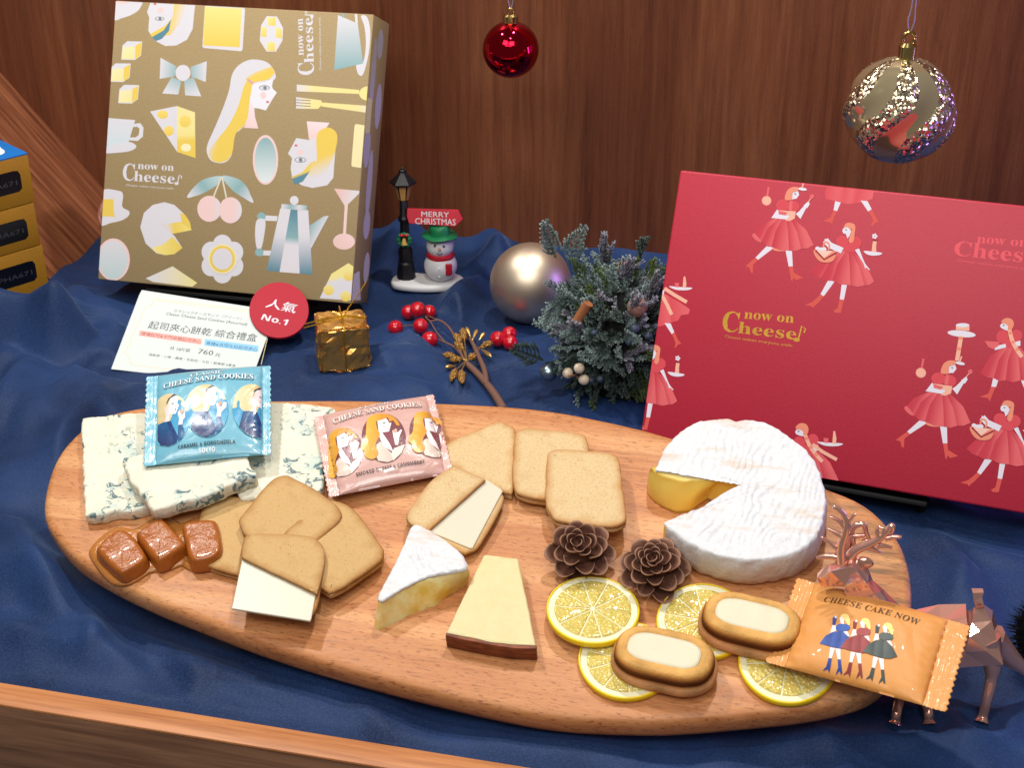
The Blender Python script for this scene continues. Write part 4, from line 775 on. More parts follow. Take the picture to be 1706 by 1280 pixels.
ct, cb = crs(ct, 6, False), crs(cb, 6, False); n = len(ct); Vs, Fs = [], []
pk = np.array(f_.px(*K5([(560, 330)])[0], 1.2)); rows = 12
for r in range(rows):
    s = r/(rows-1)
    for i in range(n):
        p = cb[i]*(1-s)+ct[i]*s; u_ = unit(np.append(cb[i]-ct[i], 0))[:2]; p = p+u_*(.40+.26*math.sin(math.pi*min(1, s*1.05))*math.sin(math.pi*min(1, .08+.84*(i/(n-1))))**.6+.03*nz3(p[0], p[1], s, 1.2)); Vs.append((p[0], p[1], (CH-.1)*s**.9))
for r in range(rows-1):
    for i in range(n-1): Fs.append((r*n+i, r*n+i+1, (r+1)*n+i+1, (r+1)*n+i))
b = len(Vs); Vs += [(*(pk), CH-.2), (*pk, .02)]; Fs += [((rows-1)*n+i, (rows-1)*n+i+1, b) for i in range(n-1)]+[(i+1, i, b+1) for i in range(n-1)]
mk('runny_paste', Vs, Fs, mp.m, t, smooth=180)

# ================================================================== lemon slices
m_zest = plain('lemon_zest', C(240, 206, 24), .35, bumpy=(10, .3, .03)); m_pith = plain('lemon_pith', C(226, 221, 186), .45, bumpy=(5, .3, .04), Subsurface_Weight=.1, Subsurface_Scale=.003)
ml = Mt('lemon_pulp', rough=.14, spec=.6, Subsurface_Weight=.25, Subsurface_Scale=.006, Coat_Weight=.7, Coat_Roughness=.06); vv = ml.vec(); cell = ml.voro(ml.vec((1, 1, .3)), 4.5)
ml.col(ml.mix(ml.ramp(cell, [(.0, WHITE), (.35, BLACK)]), C(218, 194, 102), C(236, 222, 150))).bump(cell, 1., .11).bump(ml.noise(vv, 2, 3), .4, .08); m_pulp = ml.m
LR = 2.72; LT = .42
def lemon_master(fr, label, group, phase):
    t = thing('lemon_slice', label, 'lemon slice', fr, group)
    O = np.array([(LR*math.cos(a)*(1+.01*math.sin(3*a)), LR*math.sin(a)*(1+.01*math.cos(2*a))) for a in np.linspace(0, 2*math.pi, 96, endpoint=False)])
    def ring(r0, r1, z0, z1, nm, m):
        Vs = []; 
        for r, z in ((r1-.06, z0), (r1, z0+.06), (r1, z1-.06), (r1-.05, z1), (r0, z1), (r0, z0)): Vs += [(p[0]*r/LR, p[1]*r/LR, z) for p in O]
        nn = len(O); Fs = [(k*nn+i, k*nn+(i+1) % nn, ((k+1) % 6)*nn+(i+1) % nn, ((k+1) % 6)*nn+i) for k in range(6) for i in range(nn)]; mk(nm, Vs, Fs, m, t, smooth=60)
    ring(LR-.12, LR, 0, LT, 'zest', m_zest); Vs, Fs = lathe([(LR-.125, .02), (LR-.125, LT-.03), (LR-.40, LT-.02), (LR-.46, LT-.04), (.02, LT-.045)], 96); mk('pith', Vs, Fs, m_pith, t, smooth=60)
    core = mk('core', *lathe([(.16, LT-.1), (.13, LT-.02), (.01, LT-.01)], 16), m_pith, t)
    for k in range(10):
        a0, a1 = phase+2*math.pi*k/10+.018+.03*math.sin(k*2.1), phase+2*math.pi*(k+1)/10-.018+.03*math.sin(k*2.1+2.1); r1 = LR-.47
        pts = [(.14*math.cos((a0+a1)/2), .14*math.sin((a0+a1)/2))]+[(.55*math.cos(a0+.05), .55*math.sin(a0+.05))]+[(r1*math.cos(a), r1*math.sin(a)) for a in np.linspace(a0, a1, 7)]+[(.55*math.cos(a1-.05), .55*math.sin(a1-.05))]
        v, f, a = slab(outline(pts, 60, False), [(.0, LT-.14, 0), (.0, LT-.02, 0), (.03, LT+.01, 0)], rings=(.8, .55, .3), top=lambda x, y, s: .025*(1-s)+.03*nz3(x, y, k, 3.2)); mk('segment', v, f, m_pulp, t, smooth=180)
    return t
LG = 'lemon slices on the board'
c1 = K6([(297, 258)])[0]; f1 = BF.at(*c1, .42+LT).up(-LT).tilt(-.10, .03); lem = lemon_master(f1, 'whole lemon slice in front of the left pine cone', LG, .12)
def lemon_copy(px, h, label, rot, ax=0, ay=0):
    f_ = BF.at(*px, h+LT).up(-LT).tilt(ax, ay).rot(rot); r = lem.copy(); COL.objects.link(r); r.matrix_world = f_.mat(); r['label'] = label
    for c in lem.children: share(c, r, Matrix.Identity(4))
    return r
lemon_copy(K6([(490, 540)])[0], .02, 'lemon slice mostly under the front oval cake', .4)
lemon_copy(K6([(928, 318)])[0], .02, 'lemon slice behind the right oval cake, near the camembert', 1.1)
lemon_copy(K6([(1402, 560)])[0], .02, 'lemon slice under the orange packet', 2.0)

# ================================================================== small oval cheese cakes
m_cake = make_colattr('baked_cake', .85, .15, (6, .7, .07)); m_curd = plain('cheese_cream', C(208, 201, 174), .42, spec=.4, bumpy=(9, .15, .03), Subsurface_Weight=.15, Subsurface_Scale=.004)
LOW = C(204, 150, 102); DRK = C(92, 48, 18); GLD = C(200, 142, 72); LGT = C(216, 166, 98)
def sup(a, b, n=96, e=2.5, waist=.05):
    T = np.linspace(0, 2*math.pi, n, endpoint=False); x = a*np.sign(np.cos(T))*np.abs(np.cos(T))**(2/e); y = b*np.sign(np.sin(T))*np.abs(np.sin(T))**(2/e)*(1-waist*np.exp(-(np.cos(T)/.35)**2)); return np.stack([x, y], 1)
def cake(fr, label):
    t = thing('oval_cake', label, 'cake', fr, 'small oval cream topped cakes'); a, b = 2.92, 1.86
    prof = [(0, 0, LOW), (-.06, .08, LOW), (-.08, .35, LOW), (-.02, .62, LOW), (.07, .72, C(178, 118, 70)), (.13, .79, DRK), (.12, .95, DRK), (.13, 1.12, C(112, 62, 26)), (.17, 1.26, C(156, 98, 46)), (.25, 1.40, GLD), (.40, 1.52, LGT), (.60, 1.57, LGT), (.80, 1.57, LGT), (.88, 1.50, GLD)]
    Vs, Fs, K = [], [], []; n = 96; B = sup(a, b, n)
    for d, z, c in prof:
        for i, p in enumerate(inset(B, d)):
            g = nz3(p[0], p[1], z, 1.1)*.05+nz3(p[0], p[1], z, 5)*.02; Vs.append((p[0]*(1+g*.25), p[1]*(1+g*.25), z+(g*.4 if z > 1.05 else 0))); k = .80+.35*(nz3(p[0], p[1], z, .8)+.5)+.16*nz3(p[0], p[1], z, 3); K.append((c[0]*k, c[1]*k, c[2]*k, 1))
    m = len(prof)
    for r in range(m-1):
        for i in range(n): j = (i+1) % n; Fs.append((r*n+i, r*n+j, (r+1)*n+j, (r+1)*n+i))
    Fs += [tuple(range(n-1, -1, -1)), tuple((m-1)*n+i for i in range(n))]
    mk('sponge', Vs, Fs, m_cake, t, col=K, smooth=60)
    v, f, q = slab(sup(a-.88, b-.86, 80, 3.0, .04), [(0, 1.44, 0), (-.04, 1.52, 0), (.03, 1.57, 0), (.14, 1.585, 0)], rings=(.8, .6, .4, .2), top=lambda x, y, s: .02*nz3(x, y, 0, 1.2)-.015*(1-s), wob=.03); mk('cream', v, f, m_curd, t, smooth=180)
    return t
fc = BF.at(*K6([(706, 488)])[0], .46+1.57).up(-1.57).tilt(.02, .0).rot(-.09); ck = cake(fc, 'oval cake with cream centre in front, on a lemon slice')
f2 = BF.at(*K6([(1202, 292)])[0], .5+1.57).up(-1.57).tilt(.0, .02).rot(-.10); r = ck.copy(); COL.objects.link(r); r.matrix_world = f2.mat(); r['label'] = 'oval cake with cream centre beside the orange packet'
for c in ck.children: share(c, r, Matrix.Identity(4))

# ================================================================== wrapped packets
def packet(label, fr, quad, seams, foil, hgt, teeth, seed, name='wrapped_packet', wrinkle_=.05):
    """quad TL,TR,BR,BL and seam fractions; returns thing, surf(a,b)->height, print helper"""
    TL, TR, BR, BL = [np.array(q) for q in quad]; s0, s1 = seams
    Pt = lambda u, w_: (TL*(1-u)+TR*u)*(1-w_)+(BL*(1-u)+BR*u)*w_
    t = thing(name, label, 'packet', fr, 'wrapped treats lying on the board')
    def hz(u, w_):
        x = np.clip((u-s0)/(s1-s0), 0, 1); e = (1-(2*x-1)**2); g = max(0., 1-abs(2*w_-1)**3.2); p = Pt(u, w_)
        body = hgt*(max(e, 0)**.42)*(g**.55)
        wr = wrinkle_*(nz3(p[0], p[1], seed, .55)+.6*abs(nz3(p[0]*1.0, p[1]*.5, seed+3, 1.1))+.12*nz3(p[0], p[1], seed+8, 2.0))
        ed = math.exp(-((u-s0)/.05)**2)+math.exp(-((u-s1)/.05)**2); wr += .05*ed*math.sin(w_*58+3*nz3(p[0], p[1], seed, .8))
        return .12+body*.97+wr*(.25+.9*min(1, g*3))*(.35+.65*min(1, max(e, 0)*3))
    nu, nv = 120, 84; Vs, Fs = [], []
    us = np.linspace(s0, s1, nu); ws = np.linspace(0, 1, nv)
    for side in (1, -1):
        for w_ in ws:
            for u in us:
                p = Pt(u, w_); z = hz(u, w_); Vs.append((p[0], p[1], z if side > 0 else .12-.35*(z-.12)*.6))
    N = nu*nv
    for b in (0, N):
        for j in range(nv-1):
            for i in range(nu-1): q = (b+j*nu+i, b+j*nu+i+1, b+(j+1)*nu+i+1, b+(j+1)*nu+i); Fs.append(q if b == 0 else q[::-1])
    for i in range(nu-1): Fs += [(i, N+i, N+i+1, i+1), (N-nu+i, N-nu+i+1, 2*N-nu+i+1, 2*N-nu+i)]
    for j in range(nv-1): Fs += [(j*nu, (j+1)*nu, N+(j+1)*nu, N+j*nu), (j*nu+nu-1, N+j*nu+nu-1, N+(j+1)*nu+nu-1, (j+1)*nu+nu-1)]
    mk('wrapper', Vs, Fs, foil, t, smooth=180)
    for e0, e1, out in ((s0, 0., -1), (s1, 1., 1)):           # crimped ends with saw teeth
        Vs, Fs = [], []; nk = teeth*2; cr = 13
        for sd in (0, 1):
            for j in range(nk+1):
                w_ = j/nk; x1 = e1-(0.0 if j % 2 else .012*out)
                for k in range(cr): 
                    u = e0+(x1-e0)*k/(cr-1); p = Pt(u, w_); z = .12+.035*math.sin(k/(cr-1)*2*math.pi*4.5)+.05*nz3(p[0], p[1], seed, .5)+.05*nz3(p[0], p[1]*2, seed+2, 1.6); Vs.append((p[0], p[1], z-.03*sd))
        M_ = (nk+1)*cr
        for sd in (0, 1):
            for j in range(nk):
                for k in range(cr-1): q = (sd*M_+j*cr+k, sd*M_+j*cr+k+1, sd*M_+(j+1)*cr+k+1, sd*M_+(j+1)*cr+k); Fs.append(q)
        for j in range(nk): Fs.append((j*cr+cr-1, (j+1)*cr+cr-1, M_+(j+1)*cr+cr-1, M_+j*cr+cr-1))
        mk('crimped_end', Vs, Fs, foil, t, smooth=180)
    # inverse bilinear for the print surface
    def surf(a, b):
        p = np.array([a, b]); u, w_ = .5, .5
        for _ in range(7):
            q = Pt(u, w_)-p; du = (TR-TL)*(1-w_)+(BR-BL)*w_; dw = (BL*(1-u)+BR*u)-(TL*(1-u)+TR*u); J = np.array([[du[0], dw[0]], [du[1], dw[1]]]); s = np.linalg.solve(J, q); u -= s[0]; w_ -= s[1]
        return hz(min(max(u, s0), s1), min(max(w_, 0), 1))
    return t, surf
def foilmat(name, c, rough, met=0., coat=.8):
    M = Mt(name, c, rough, met, .5, Coat_Weight=coat, Coat_Roughness=.06); M.bump(M.noise(M.vec((1, .6, 1)), 1.1, 3, .6, .8), .35, .14); return M.m
m_fb = foilmat('blue_film', C(112, 176, 198), .3); m_fp = foilmat('pink_film', C(206, 164, 156), .3); m_fo = foilmat('orange_film', C(214, 146, 74), .5, 0, .12)
m_pp = make_colattr('printed_film', .3, .5, (1.1, .3, .12), Coat_Weight=.8, Coat_Roughness=.06); m_po = make_colattr('printed_paper_film', .5, .4, (1.1, .3, .12))
KP1 = Z(230, 600, 6.7375); KP2 = Z(520, 640, 6.4); KP3 = Z(1330, 960, 5.817)
BHT = .62                                              # print plane height used for tracing
# blue packet, leaning on the cheese
fb = BF.at(*KP1([(780, 620)])[0], 2.5+.6).tilt(.10, .05).up(-.6)
qd = fb.pxs(KP1([(80, 170), (1490, 38), (1492, 1036), (50, 1176)]), .3)
t, sf = packet('shiny blue packet with oval pictures of a woman, on the blue cheese', fb, qd, (.095, .93), m_fb, .85, 16, 11)
P = Print(fb, .7, sf, grid=.11, dz=.004, lift=.03); P.T = KP1; Lc = C(226, 236, 240); DKB = C(38, 78, 92)
def blue_lady(P, cx, cy, full=(1, 1), k=1.):
    X = lambda q: [(cx+(a-775)*k, cy+(b-595)*k) for a, b in q]
    e = [(cx+245*k*math.cos(t_)*1., cy+292*k*math.sin(t_)) for t_ in np.linspace(0, 6.283, 48, endpoint=False)]
    def clipx(q): return [(min(max(a, full[0]), full[1]), b) for a, b in q]
    def inE(q):
        r = []
        for a, b in q:
            d = math.hypot((a-cx)/(245*k), (b-cy)/(292*k)); r.append((cx+(a-cx)/max(1, d), cy+(b-cy)/max(1, d)))
        return clipx(r)
    P.poly(clipx(e), G((cx, cy-290*k), (cx, cy+290*k), (0, C(78, 150, 188)), (.6, C(62, 152, 196)), (1, C(110, 188, 214))))
    arc = [(cx+245*k*math.cos(t_), cy+292*k*math.sin(t_)) for t_ in np.linspace(math.pi*1.0, math.pi*1.86, 18)]
    P.poly(clipx(arc+inE(X([(960, 470), (920, 440), (930, 400), (900, 385), (880, 400), (870, 430), (790, 620), (640, 615), (610, 580), (610, 520), (595, 505), (580, 530), (575, 590), (535, 605)]))), G((cx-200*k, cy), (cx+60*k, cy), (0, C(222, 208, 168)), (.7, C(206, 184, 130)), (1, C(226, 214, 180))))
    P.poly(inE(X([(725, 470), (740, 440), (760, 450), (800, 350), (860, 320), (888, 380), (880, 420), (900, 450), (870, 520), (860, 540), (790, 535), (780, 610), (725, 615), (745, 560)])), G(X([(730, 470)])[0], X([(830, 470)])[0], (0, C(238, 196, 190)), (1, C(236, 232, 238))))
    P.poly(inE(X([(752, 405), (775, 360), (835, 312), (882, 318), (850, 335), (800, 360), (768, 400), (760, 430)])), C(58, 62, 78)); P.ell(*X([(822, 465)])[0], 17*k, 16*k, PNK); P.ell(*X([(828, 424)])[0], 16*k, 7*k, GRY); P.ell(*X([(858, 492)])[0], 10*k, 6*k, C(60, 70, 86))
    P.poly(inE(X([(645, 632), (700, 612), (760, 615), (810, 700), (890, 810), (850, 870), (770, 890), (680, 870), (600, 800)])), G(X([(640, 820)])[0], X([(800, 640)])[0], (0, C(48, 62, 108)), (1, C(34, 92, 142)))); P.poly(inE(X([(755, 615), (800, 612), (850, 720), (890, 800), (870, 860), (840, 862), (800, 740)])), C(26, 62, 116))
    P.poly(inE(X([(892, 672), (940, 670), (968, 760), (930, 830), (885, 850), (885, 760)])), C(24, 88, 138)); P.poly(inE(X([(885, 530), (905, 510), (940, 560), (970, 500), (1000, 505), (1000, 560), (945, 620), (940, 670), (890, 672), (900, 600)])), WHT); P.poly(inE(X([(905, 520), (935, 490), (955, 520), (925, 555)])), C(206, 152, 120))
blue_lady(P, 342, 675, (208, 800)); blue_lady(P, 775, 595, (500, 1060)); blue_lady(P, 1312, 562, (1040, 1380))
P.text(bold('CLASSIC'), (590, 195), (955, 152), .36, DKB, .03); P.text(bold('CLASSIC'), (586, 192), (951, 149), .36, Lc, .03)
P.text(bold('CHEESE SAND COOKIES'), (289, 326), (1296, 213), .50, DKB, .10); P.text(bold('CHEESE SAND COOKIES'), (284, 321), (1290, 208), .50, Lc, .10)
P.text(sansb('CARAMEL & GORGONZOLA'), (448, 1002), (1090, 932), .25, C(34, 58, 70), .02); P.text(sansb('TOKYO'), (680, 1034), (862, 1014), .30, Lc)
P.build('printed_picture', m_pp, t)
# pink packet
fp = BF.at(*KP2([(760, 640)])[0], .9+.6).tilt(.05, .06).up(-.6); qd = fp.pxs(KP2([(0, 335), (1300, 92), (1512, 928), (170, 1192)]), .3)
t, sf = packet('shiny pink packet with oval pictures of a woman, on the pale cookies', fp, qd, (.085, .935), m_fp, .95, 17, 23)
P = Print(fp, .75, sf, grid=.11, dz=.004, lift=.03); P.T = KP2; GLDN = C(224, 164, 56); BRG = C(120, 64, 70)
def pink_lady(P, cx, cy, lim, k=1.):
    X = lambda q: [(cx+(a-768)*k, cy+(b-600)*k) for a, b in q]; rx, ry, ro = 232*k, 258*k, -.25
    def ein(q):
        r = []
        for a, b in q:
            x, y = a-cx, b-cy; xr, yr = x*math.cos(-ro)-y*math.sin(-ro), x*math.sin(-ro)+y*math.cos(-ro); d = max(1, math.hypot(xr/rx, yr/ry)); r.append((min(max(cx+x/d, lim[0]), lim[1]), cy+y/d))
        return r
    e = [(cx+3*rx*math.cos(t_), cy+3*ry*math.sin(t_)) for t_ in np.linspace(0, 6.283, 60, endpoint=False)]; P.poly(ein(e), BRG)
    P.poly(ein(X([(725, 660), (850, 770), (880, 720), (960, 690), (1030, 690), (1000, 800), (900, 900), (700, 900), (660, 760)])), C(232, 226, 210)); P.poly(ein(X([(690, 690), (730, 655), (800, 720), (850, 790), (868, 835), (820, 900), (690, 900)])), G(X([(700, 800)])[0], X([(860, 780)])[0], (0, C(228, 210, 196)), (1, C(206, 188, 178))))
    P.poly(ein(X([(700, 430), (790, 400), (812, 425), (825, 455), (850, 450), (825, 550), (755, 560), (840, 690), (870, 760), (760, 700), (720, 600)])), C(240, 232, 236)); P.poly(ein(X([(755, 565), (850, 555), (890, 700), (878, 720), (820, 660)])), C(134, 70, 82))
    P.poly(ein(X([(860, 540), (900, 515), (915, 560), (950, 520), (962, 530), (935, 600), (920, 690), (890, 690), (870, 600)])), C(242, 236, 236)); P.ell(*X([(888, 545)])[0], 22*k, 20*k, C(206, 164, 150)); P.ell(*X([(772, 455)])[0], 16*k, 8*k, GRY); P.ell(*X([(775, 495)])[0], 18*k, 14*k, PNK); P.ell(*X([(815, 518)])[0], 8*k, 5*k, LIP)
    hr = X([(590, 420), (640, 370), (730, 345), (820, 360), (890, 400), (935, 470), (905, 480), (870, 430), (830, 440), (810, 400), (740, 420), (690, 440), (700, 520), (728, 580), (690, 660), (680, 700), (710, 770), (680, 820), (620, 830), (570, 800), (560, 750), (525, 720), (540, 660), (575, 590)])
    P.poly([(min(max(a, lim[0]), lim[1]), b) for a, b in hr], G(X([(540, 600)])[0], X([(730, 600)])[0], (0, C(234, 176, 66)), (.6, GLDN), (1, C(210, 146, 56))), True)
pink_lady(P, 325, 725, (165, 520), .95); pink_lady(P, 768, 600, (500, 1010)); pink_lady(P, 1262, 530, (1020, 1375), .95)
LCP = C(236, 226, 222); DKP = C(116, 84, 80)
P.text(bold('CLASSIC'), (512, 272), (856, 196), .34, DKP, .02); P.text(bold('CLASSIC'), (508, 269), (852, 193), .34, LCP, .02)
P.text(bold('CHEESE SAND COOKIES'), (236, 427), (1172, 243), .50, DKP, .09); P.text(bold('CHEESE SAND COOKIES'), (231, 422), (1166, 238), .50, LCP, .09)
P.text(sansb('SMOKED CHEESE & CAMEMBERT'), (472, 988), (1205, 842), .24, C(70, 46, 46), .02); P.text(sansb('TOKYO'), (790, 950), (925, 925), .2, C(222, 190, 184))
P.build('printed_picture', m_pp, t)
# orange packet, resting on the board's end and the deer
fo = BF.at(*K7([(590, 760)])[0], 2.2+.6).tilt(-.02, -.22).up(-.6); qd = fo.pxs(K7([(205, 402), (1118, 656), (990, 1104), (40, 842)]), .3)
t, sf = packet('matte orange packet with three girls, leaning from the board onto the deer', fo, qd, (.115, .875), m_fo, .8, 15, 31, wrinkle_=.07)
P = Print(fo, .75, sf, grid=.12, dz=.004, lift=.03); P.T = KP3; BRN = C(92, 62, 34)
P.text(bold('CHEESE CAKE NOW'), (236, 240), (1160, 468), .44, BRN, 0, 1.05)
for dx, dy, c1_, c2_ in ((0, 0, C(34, 62, 138), C(52, 90, 168)), (200, 46, C(128, 42, 46), C(160, 70, 72)), (418, 92, C(52, 62, 62), C(82, 92, 90))):
    sh = lambda q: [(a+dx, b+dy) for a, b in q]
    for lg, bt in (([(312, 705), (360, 715), (325, 805), (296, 800)], [(294, 802), (326, 808), (310, 870), (294, 912), (280, 885), (226, 892), (268, 865)]), ([(362, 718), (412, 725), (412, 818), (382, 815)], [(382, 816), (414, 818), (422, 925), (405, 930), (398, 905), (352, 930), (385, 880)])): P.poly(sh(lg), C(240, 226, 226)); P.poly(sh(bt), c1_)
    P.poly(sh([(335, 490), (365, 495), (370, 550), (310, 565)]), C(242, 226, 222)); P.poly(sh([(438, 560), (480, 555), (500, 605), (470, 610)]), C(242, 226, 222)); P.poly(sh([(332, 488), (335, 420), (360, 402), (375, 420), (358, 495)]), c1_); P.ell(366+dx, 415+dy, 12, 12, WHT)
    sk = [(208, 665), (270, 590), (330, 562), (400, 555), (440, 562), (500, 620), (545, 700), (480, 722), (400, 722), (320, 700)]; P.poly(sh(sk), G((230+dx, 640+dy), (520+dx, 660+dy), (0, c2_), (.3, c1_), (.34, c2_), (.6, c1_), (.64, c2_), (1, c1_)))
    P.poly(sh([(365, 515), (385, 488), (430, 482), (480, 490), (506, 520), (480, 552), (420, 556), (375, 545)]), c2_, True); P.poly(sh([(402, 430), (425, 405), (450, 425), (445, 485), (415, 480)]), C(246, 232, 232)); P.poly(sh([(412, 410), (440, 388), (480, 395), (500, 430), (505, 495), (480, 490), (455, 450), (430, 420)]), C(240, 214, 130), True)
P.build('printed_picture', m_po, t)

# ================================================================== pine cones
m_pc = Mt('pine_cone', rough=.7, spec=.25); vv = m_pc.vec(); ef = m_pc.attr('fac')
m_pc.col(m_pc.mix(ef, m_pc.mix(m_pc.noise(vv, 3, 3), C(80, 48, 38), C(118, 78, 62)), C(160, 120, 98))).bump(m_pc.noise(m_pc.vec((1, .4, 1)), 8, 3), .4, .03); m_pc = m_pc.m
def scale_mesh():                                          # spoon shaped scale: root at origin, pointing +y, opening +z
    Vs, Fs, A = [], [], []; nu, nw = 11, 9
    for sd in (1, -1):
        for j in range(nu):
            v_ = j/(nu-1)
            for i in range(nw):
                u = i/(nw-1)*2-1; wd = .12+.40*math.sin(math.pi/2*min(1, v_*1.22))**1.4; tip = 1-.34*abs(u)**2.6*v_
                x = u*wd; y = v_*1.25*tip; z = .30*v_**2+.34*u*u*v_*(1.1-.5*v_)+(.07*sd)*(1-.3*v_); Vs.append((x, y, z)); A.append(max(0, (v_-.84)/.16)*1.0+max(0, abs(u)-.8)*1.2*v_)
    N = nu*nw
    for b in (0, N):
        for j in range(nu-1):
            for i in range(nw-1): q = (b+j*nw+i, b+j*nw+i+1, b+(j+1)*nw+i+1, b+(j+1)*nw+i); Fs.append(q if b == 0 else q[::-1])
    edge = [i for i in range(nw)]+[j*nw+nw-1 for j in range(1, nu)]+[(nu-1)*nw+i for i in range(nw-2, -1, -1)]+[j*nw for j in range(nu-2, 0, -1)]
    for a_, b_ in zip(edge, edge[1:]+edge[:1]): Fs.append((a_, N+a_, N+b_, b_))
    return Vs, Fs, A
def cone(fr, label, n, R, H, seed, first=None):
    t = thing('pine_cone', label, 'pine cone', fr, 'pine cones on the board'); rg = np.random.default_rng(seed)
    mk('core', *lathe([(.3, .2), (R*.45, H*.25), (R*.42, H*.55), (R*.2, H*.85), (.05, H*.97)], 16), m_pc, t)
    for k in range(n):
        s = k/(n-1); a = k*2.39996+rg.normal(0, .07); z = .35+(H*.93-.35)*s; rr = R*.46*math.sqrt(max(.02, 1-(.95*s)**2.2))*.9
        k_ = (1.36-.80*s**1.2)*R/2.05*rg.uniform(.92, 1.06); el = .0+1.15*s**1.1+rg.normal(0, .08)
        M_ = Matrix.Translation((rr*math.cos(a)*.5*S, rr*math.sin(a)*.5*S, z*S)) @ Matrix.Rotation(a-math.pi/2, 4, 'Z') @ Matrix.Rotation(el, 4, 'X') @ Matrix.Rotation(rg.normal(0, .12), 4, 'Y') @ Matrix.Diagonal((k_, k_*1.12, k_, 1))
        if first is None:
            v, f, A = scale_mesh(); first = mk('scale', v, f, m_pc, t, fac=A, smooth=180); first.matrix_local = M_
        else: share(first, t, M_)
    return first
KC = Z(900, 840, 6.824)
up_ = unit(V(.03, -.55, .8)); fc1 = Fr(BF.at(*KC([(455, 640)])[0], .05).o, (1, 0, 0), up_); sc0 = cone(fc1, 'open pine cone touching the front pale cookie', 27, 2.05, 2.7, 3)
fc2 = Fr(BF.at(*KC([(1285, 830)])[0], .05).o, (.9, .4, 0), unit(V(.02, -.52, .8))); cone(fc2, 'compact pine cone touching the camembert', 32, 1.95, 2.7, 5, sc0)
# ================================================================== price card with badge
KC4 = Z(170, 470, 3.63)
PC = box_frame(tab(185, 615, .5), .28, 1.13, -.19); CW = PC.px(418, 642)[0]; CHt = PC.px(235, 483)[1]
m_card = plain('white_card', C(204, 213, 212), .5); t = thing('price_card', 'white price card with Chinese lettering and a red badge, propped before the beige box', 'price card', PC)
Q = [PC.px(185, 615), PC.px(416, 641), PC.px(461, 518), PC.px(235, 483)]
v, f, a = slab(outline(Q, 60, False), [(0, -.06, 0), (0, -.01, 0), (.01, 0, 0)], rings=(.5,)); mk('card', v, f, m_card, t)
v, f = rbox(3.2, .25, 3.4, .04, (CW*.5, CHt*.55, -3.6)); mk('prop_foot', v, f, m_black, t)
P = Print(PC, 0., dz=.003); P.T = KC4; INK = C(44, 52, 60); GB = C(222, 208, 160); MD = C(96, 104, 112)
for q in ([(318, 100), (890, 168)], [(262, 150), (138, 432)], [(185, 500), (700, 570)], [(1000, 340), (962, 500)], [(318, 100), (300, 140), (262, 150)], [(138, 432), (165, 455), (170, 480), (185, 500)], [(330, 112), (880, 178)]): P.line(q, .05, GB)
P.text('クラシックチーズサンド（アソート）', (432, 181), (842, 229), .32, MD, cap=.86); P.text('Classic Cheese Sand Cookies (Assorted)', (386, 198), (876, 264), .30, INK); P.text('起司夾心餅乾 綜合禮盒', (276, 276), (932, 358), .78, INK, cap=.86)
P.poly([(229, 293), (604, 345), (599, 378), (222, 324)], C(240, 170, 162)); P.poly([(624, 345), (948, 386), (942, 425), (617, 383)], C(140, 196, 230))
P.text('煙燻起司&卡門貝爾起司夾心', (234, 319), (596, 371), .36, C(120, 70, 72), cap=.86); P.text('焦糖&古岡左拉起司夾心', (628, 378), (938, 418), .36, C(40, 84, 124), cap=.86)
P.text('共 18片裝', (408, 408), (530, 424), .34, INK, cap=.8); P.text('760', (578, 432), (668, 444), .50, INK); P.text('元', (680, 448), (714, 453), .38, INK, cap=.86); P.text('過敏原・小麥・雞蛋・乳製品・大豆・堅果類 ※葷食', (280, 444), (806, 514), .25, INK, cap=.86)
P.build('printed_text', m_print, t)
m_badge = paper('red_badge', C(178, 26, 50), C(166, 22, 44), 16, .55); bc = V(*PC.px(464.8, 516.3, .25)); br = abs(PC.px(514, 523, .25)[0]-bc[0])
BQ = outline([PC.px(464.8+49.5*math.cos(a), 516.3+46.5*math.sin(a), .25) for a in np.linspace(0, 6.283, 60, endpoint=False)], 80)
v, f, a = slab(BQ, [(0, .04, 0), (0, .2, 0), (.03, .24, 0)], rings=(.5,)); bd = mk('badge', v, f, m_badge, t); bd['label'] = 'round red badge with white lettering'
P = Print(PC, .245, dz=.004); P.T = KC4
for k in (-.03, 0, .03): P.text('人氣', (988+k*40, 148), (1166+k*40, 186), 1.0, WHT, cap=.86)
P.text(sansb('No.1'), (960, 226), (1114, 262), .62, WHT)
P.build('badge_lettering', m_print, bd)

# ================================================================== little foil gift
m_foil = Mt('gold_foil', C(226, 170, 92), .27, .82); m_foil.bump(m_foil.noise(m_foil.vec(), 1.6, 4, .6, .5), .35, .15); m_foil = m_foil.m
gp = tab(559, 619, .45); gfr = Fr(gp+V(.1, 1.9, 0), (RT*math.cos(.2)+V(-RT[1], RT[0], 0)*math.sin(.2)), (0, 0, 1)); t = thing('foil_gift', 'tiny present wrapped in crumpled gold foil and tied with gold cord', 'present', gfr)
bm = bmesh.new(); bmesh.ops.create_cube(bm, size=1); bmesh.ops.bevel(bm, geom=list(bm.edges), offset=.06, segments=1, affect='EDGES'); bmesh.ops.subdivide_edges(bm, edges=list(bm.edges), cuts=7, use_grid_fill=True); bmesh.ops.triangulate(bm, faces=list(bm.faces))
gs = V(4.3, 3.7, 3.95); Vs = []
for v_ in bm.verts:
    p = V(*v_.co)*gs; q = unit(p); d = .22*nz3(p[0], p[1], p[2], .8)+.26*abs(nz3(p[0]+4, p[1], p[2], 1.5))-.06; taper = 1+.05*(-p[2]/gs[2]); p = p*V(taper, taper, 1)+q*d+V(*[.05*rng.normal() for _ in range(3)]); Vs.append((p[0], p[1], p[2]+gs[2]/2))
bm.verts.index_update(); mk('wrapping', Vs, [tuple(x.index for x in f_.verts) for f_ in bm.faces], m_foil, t, smooth=16); bm.free()
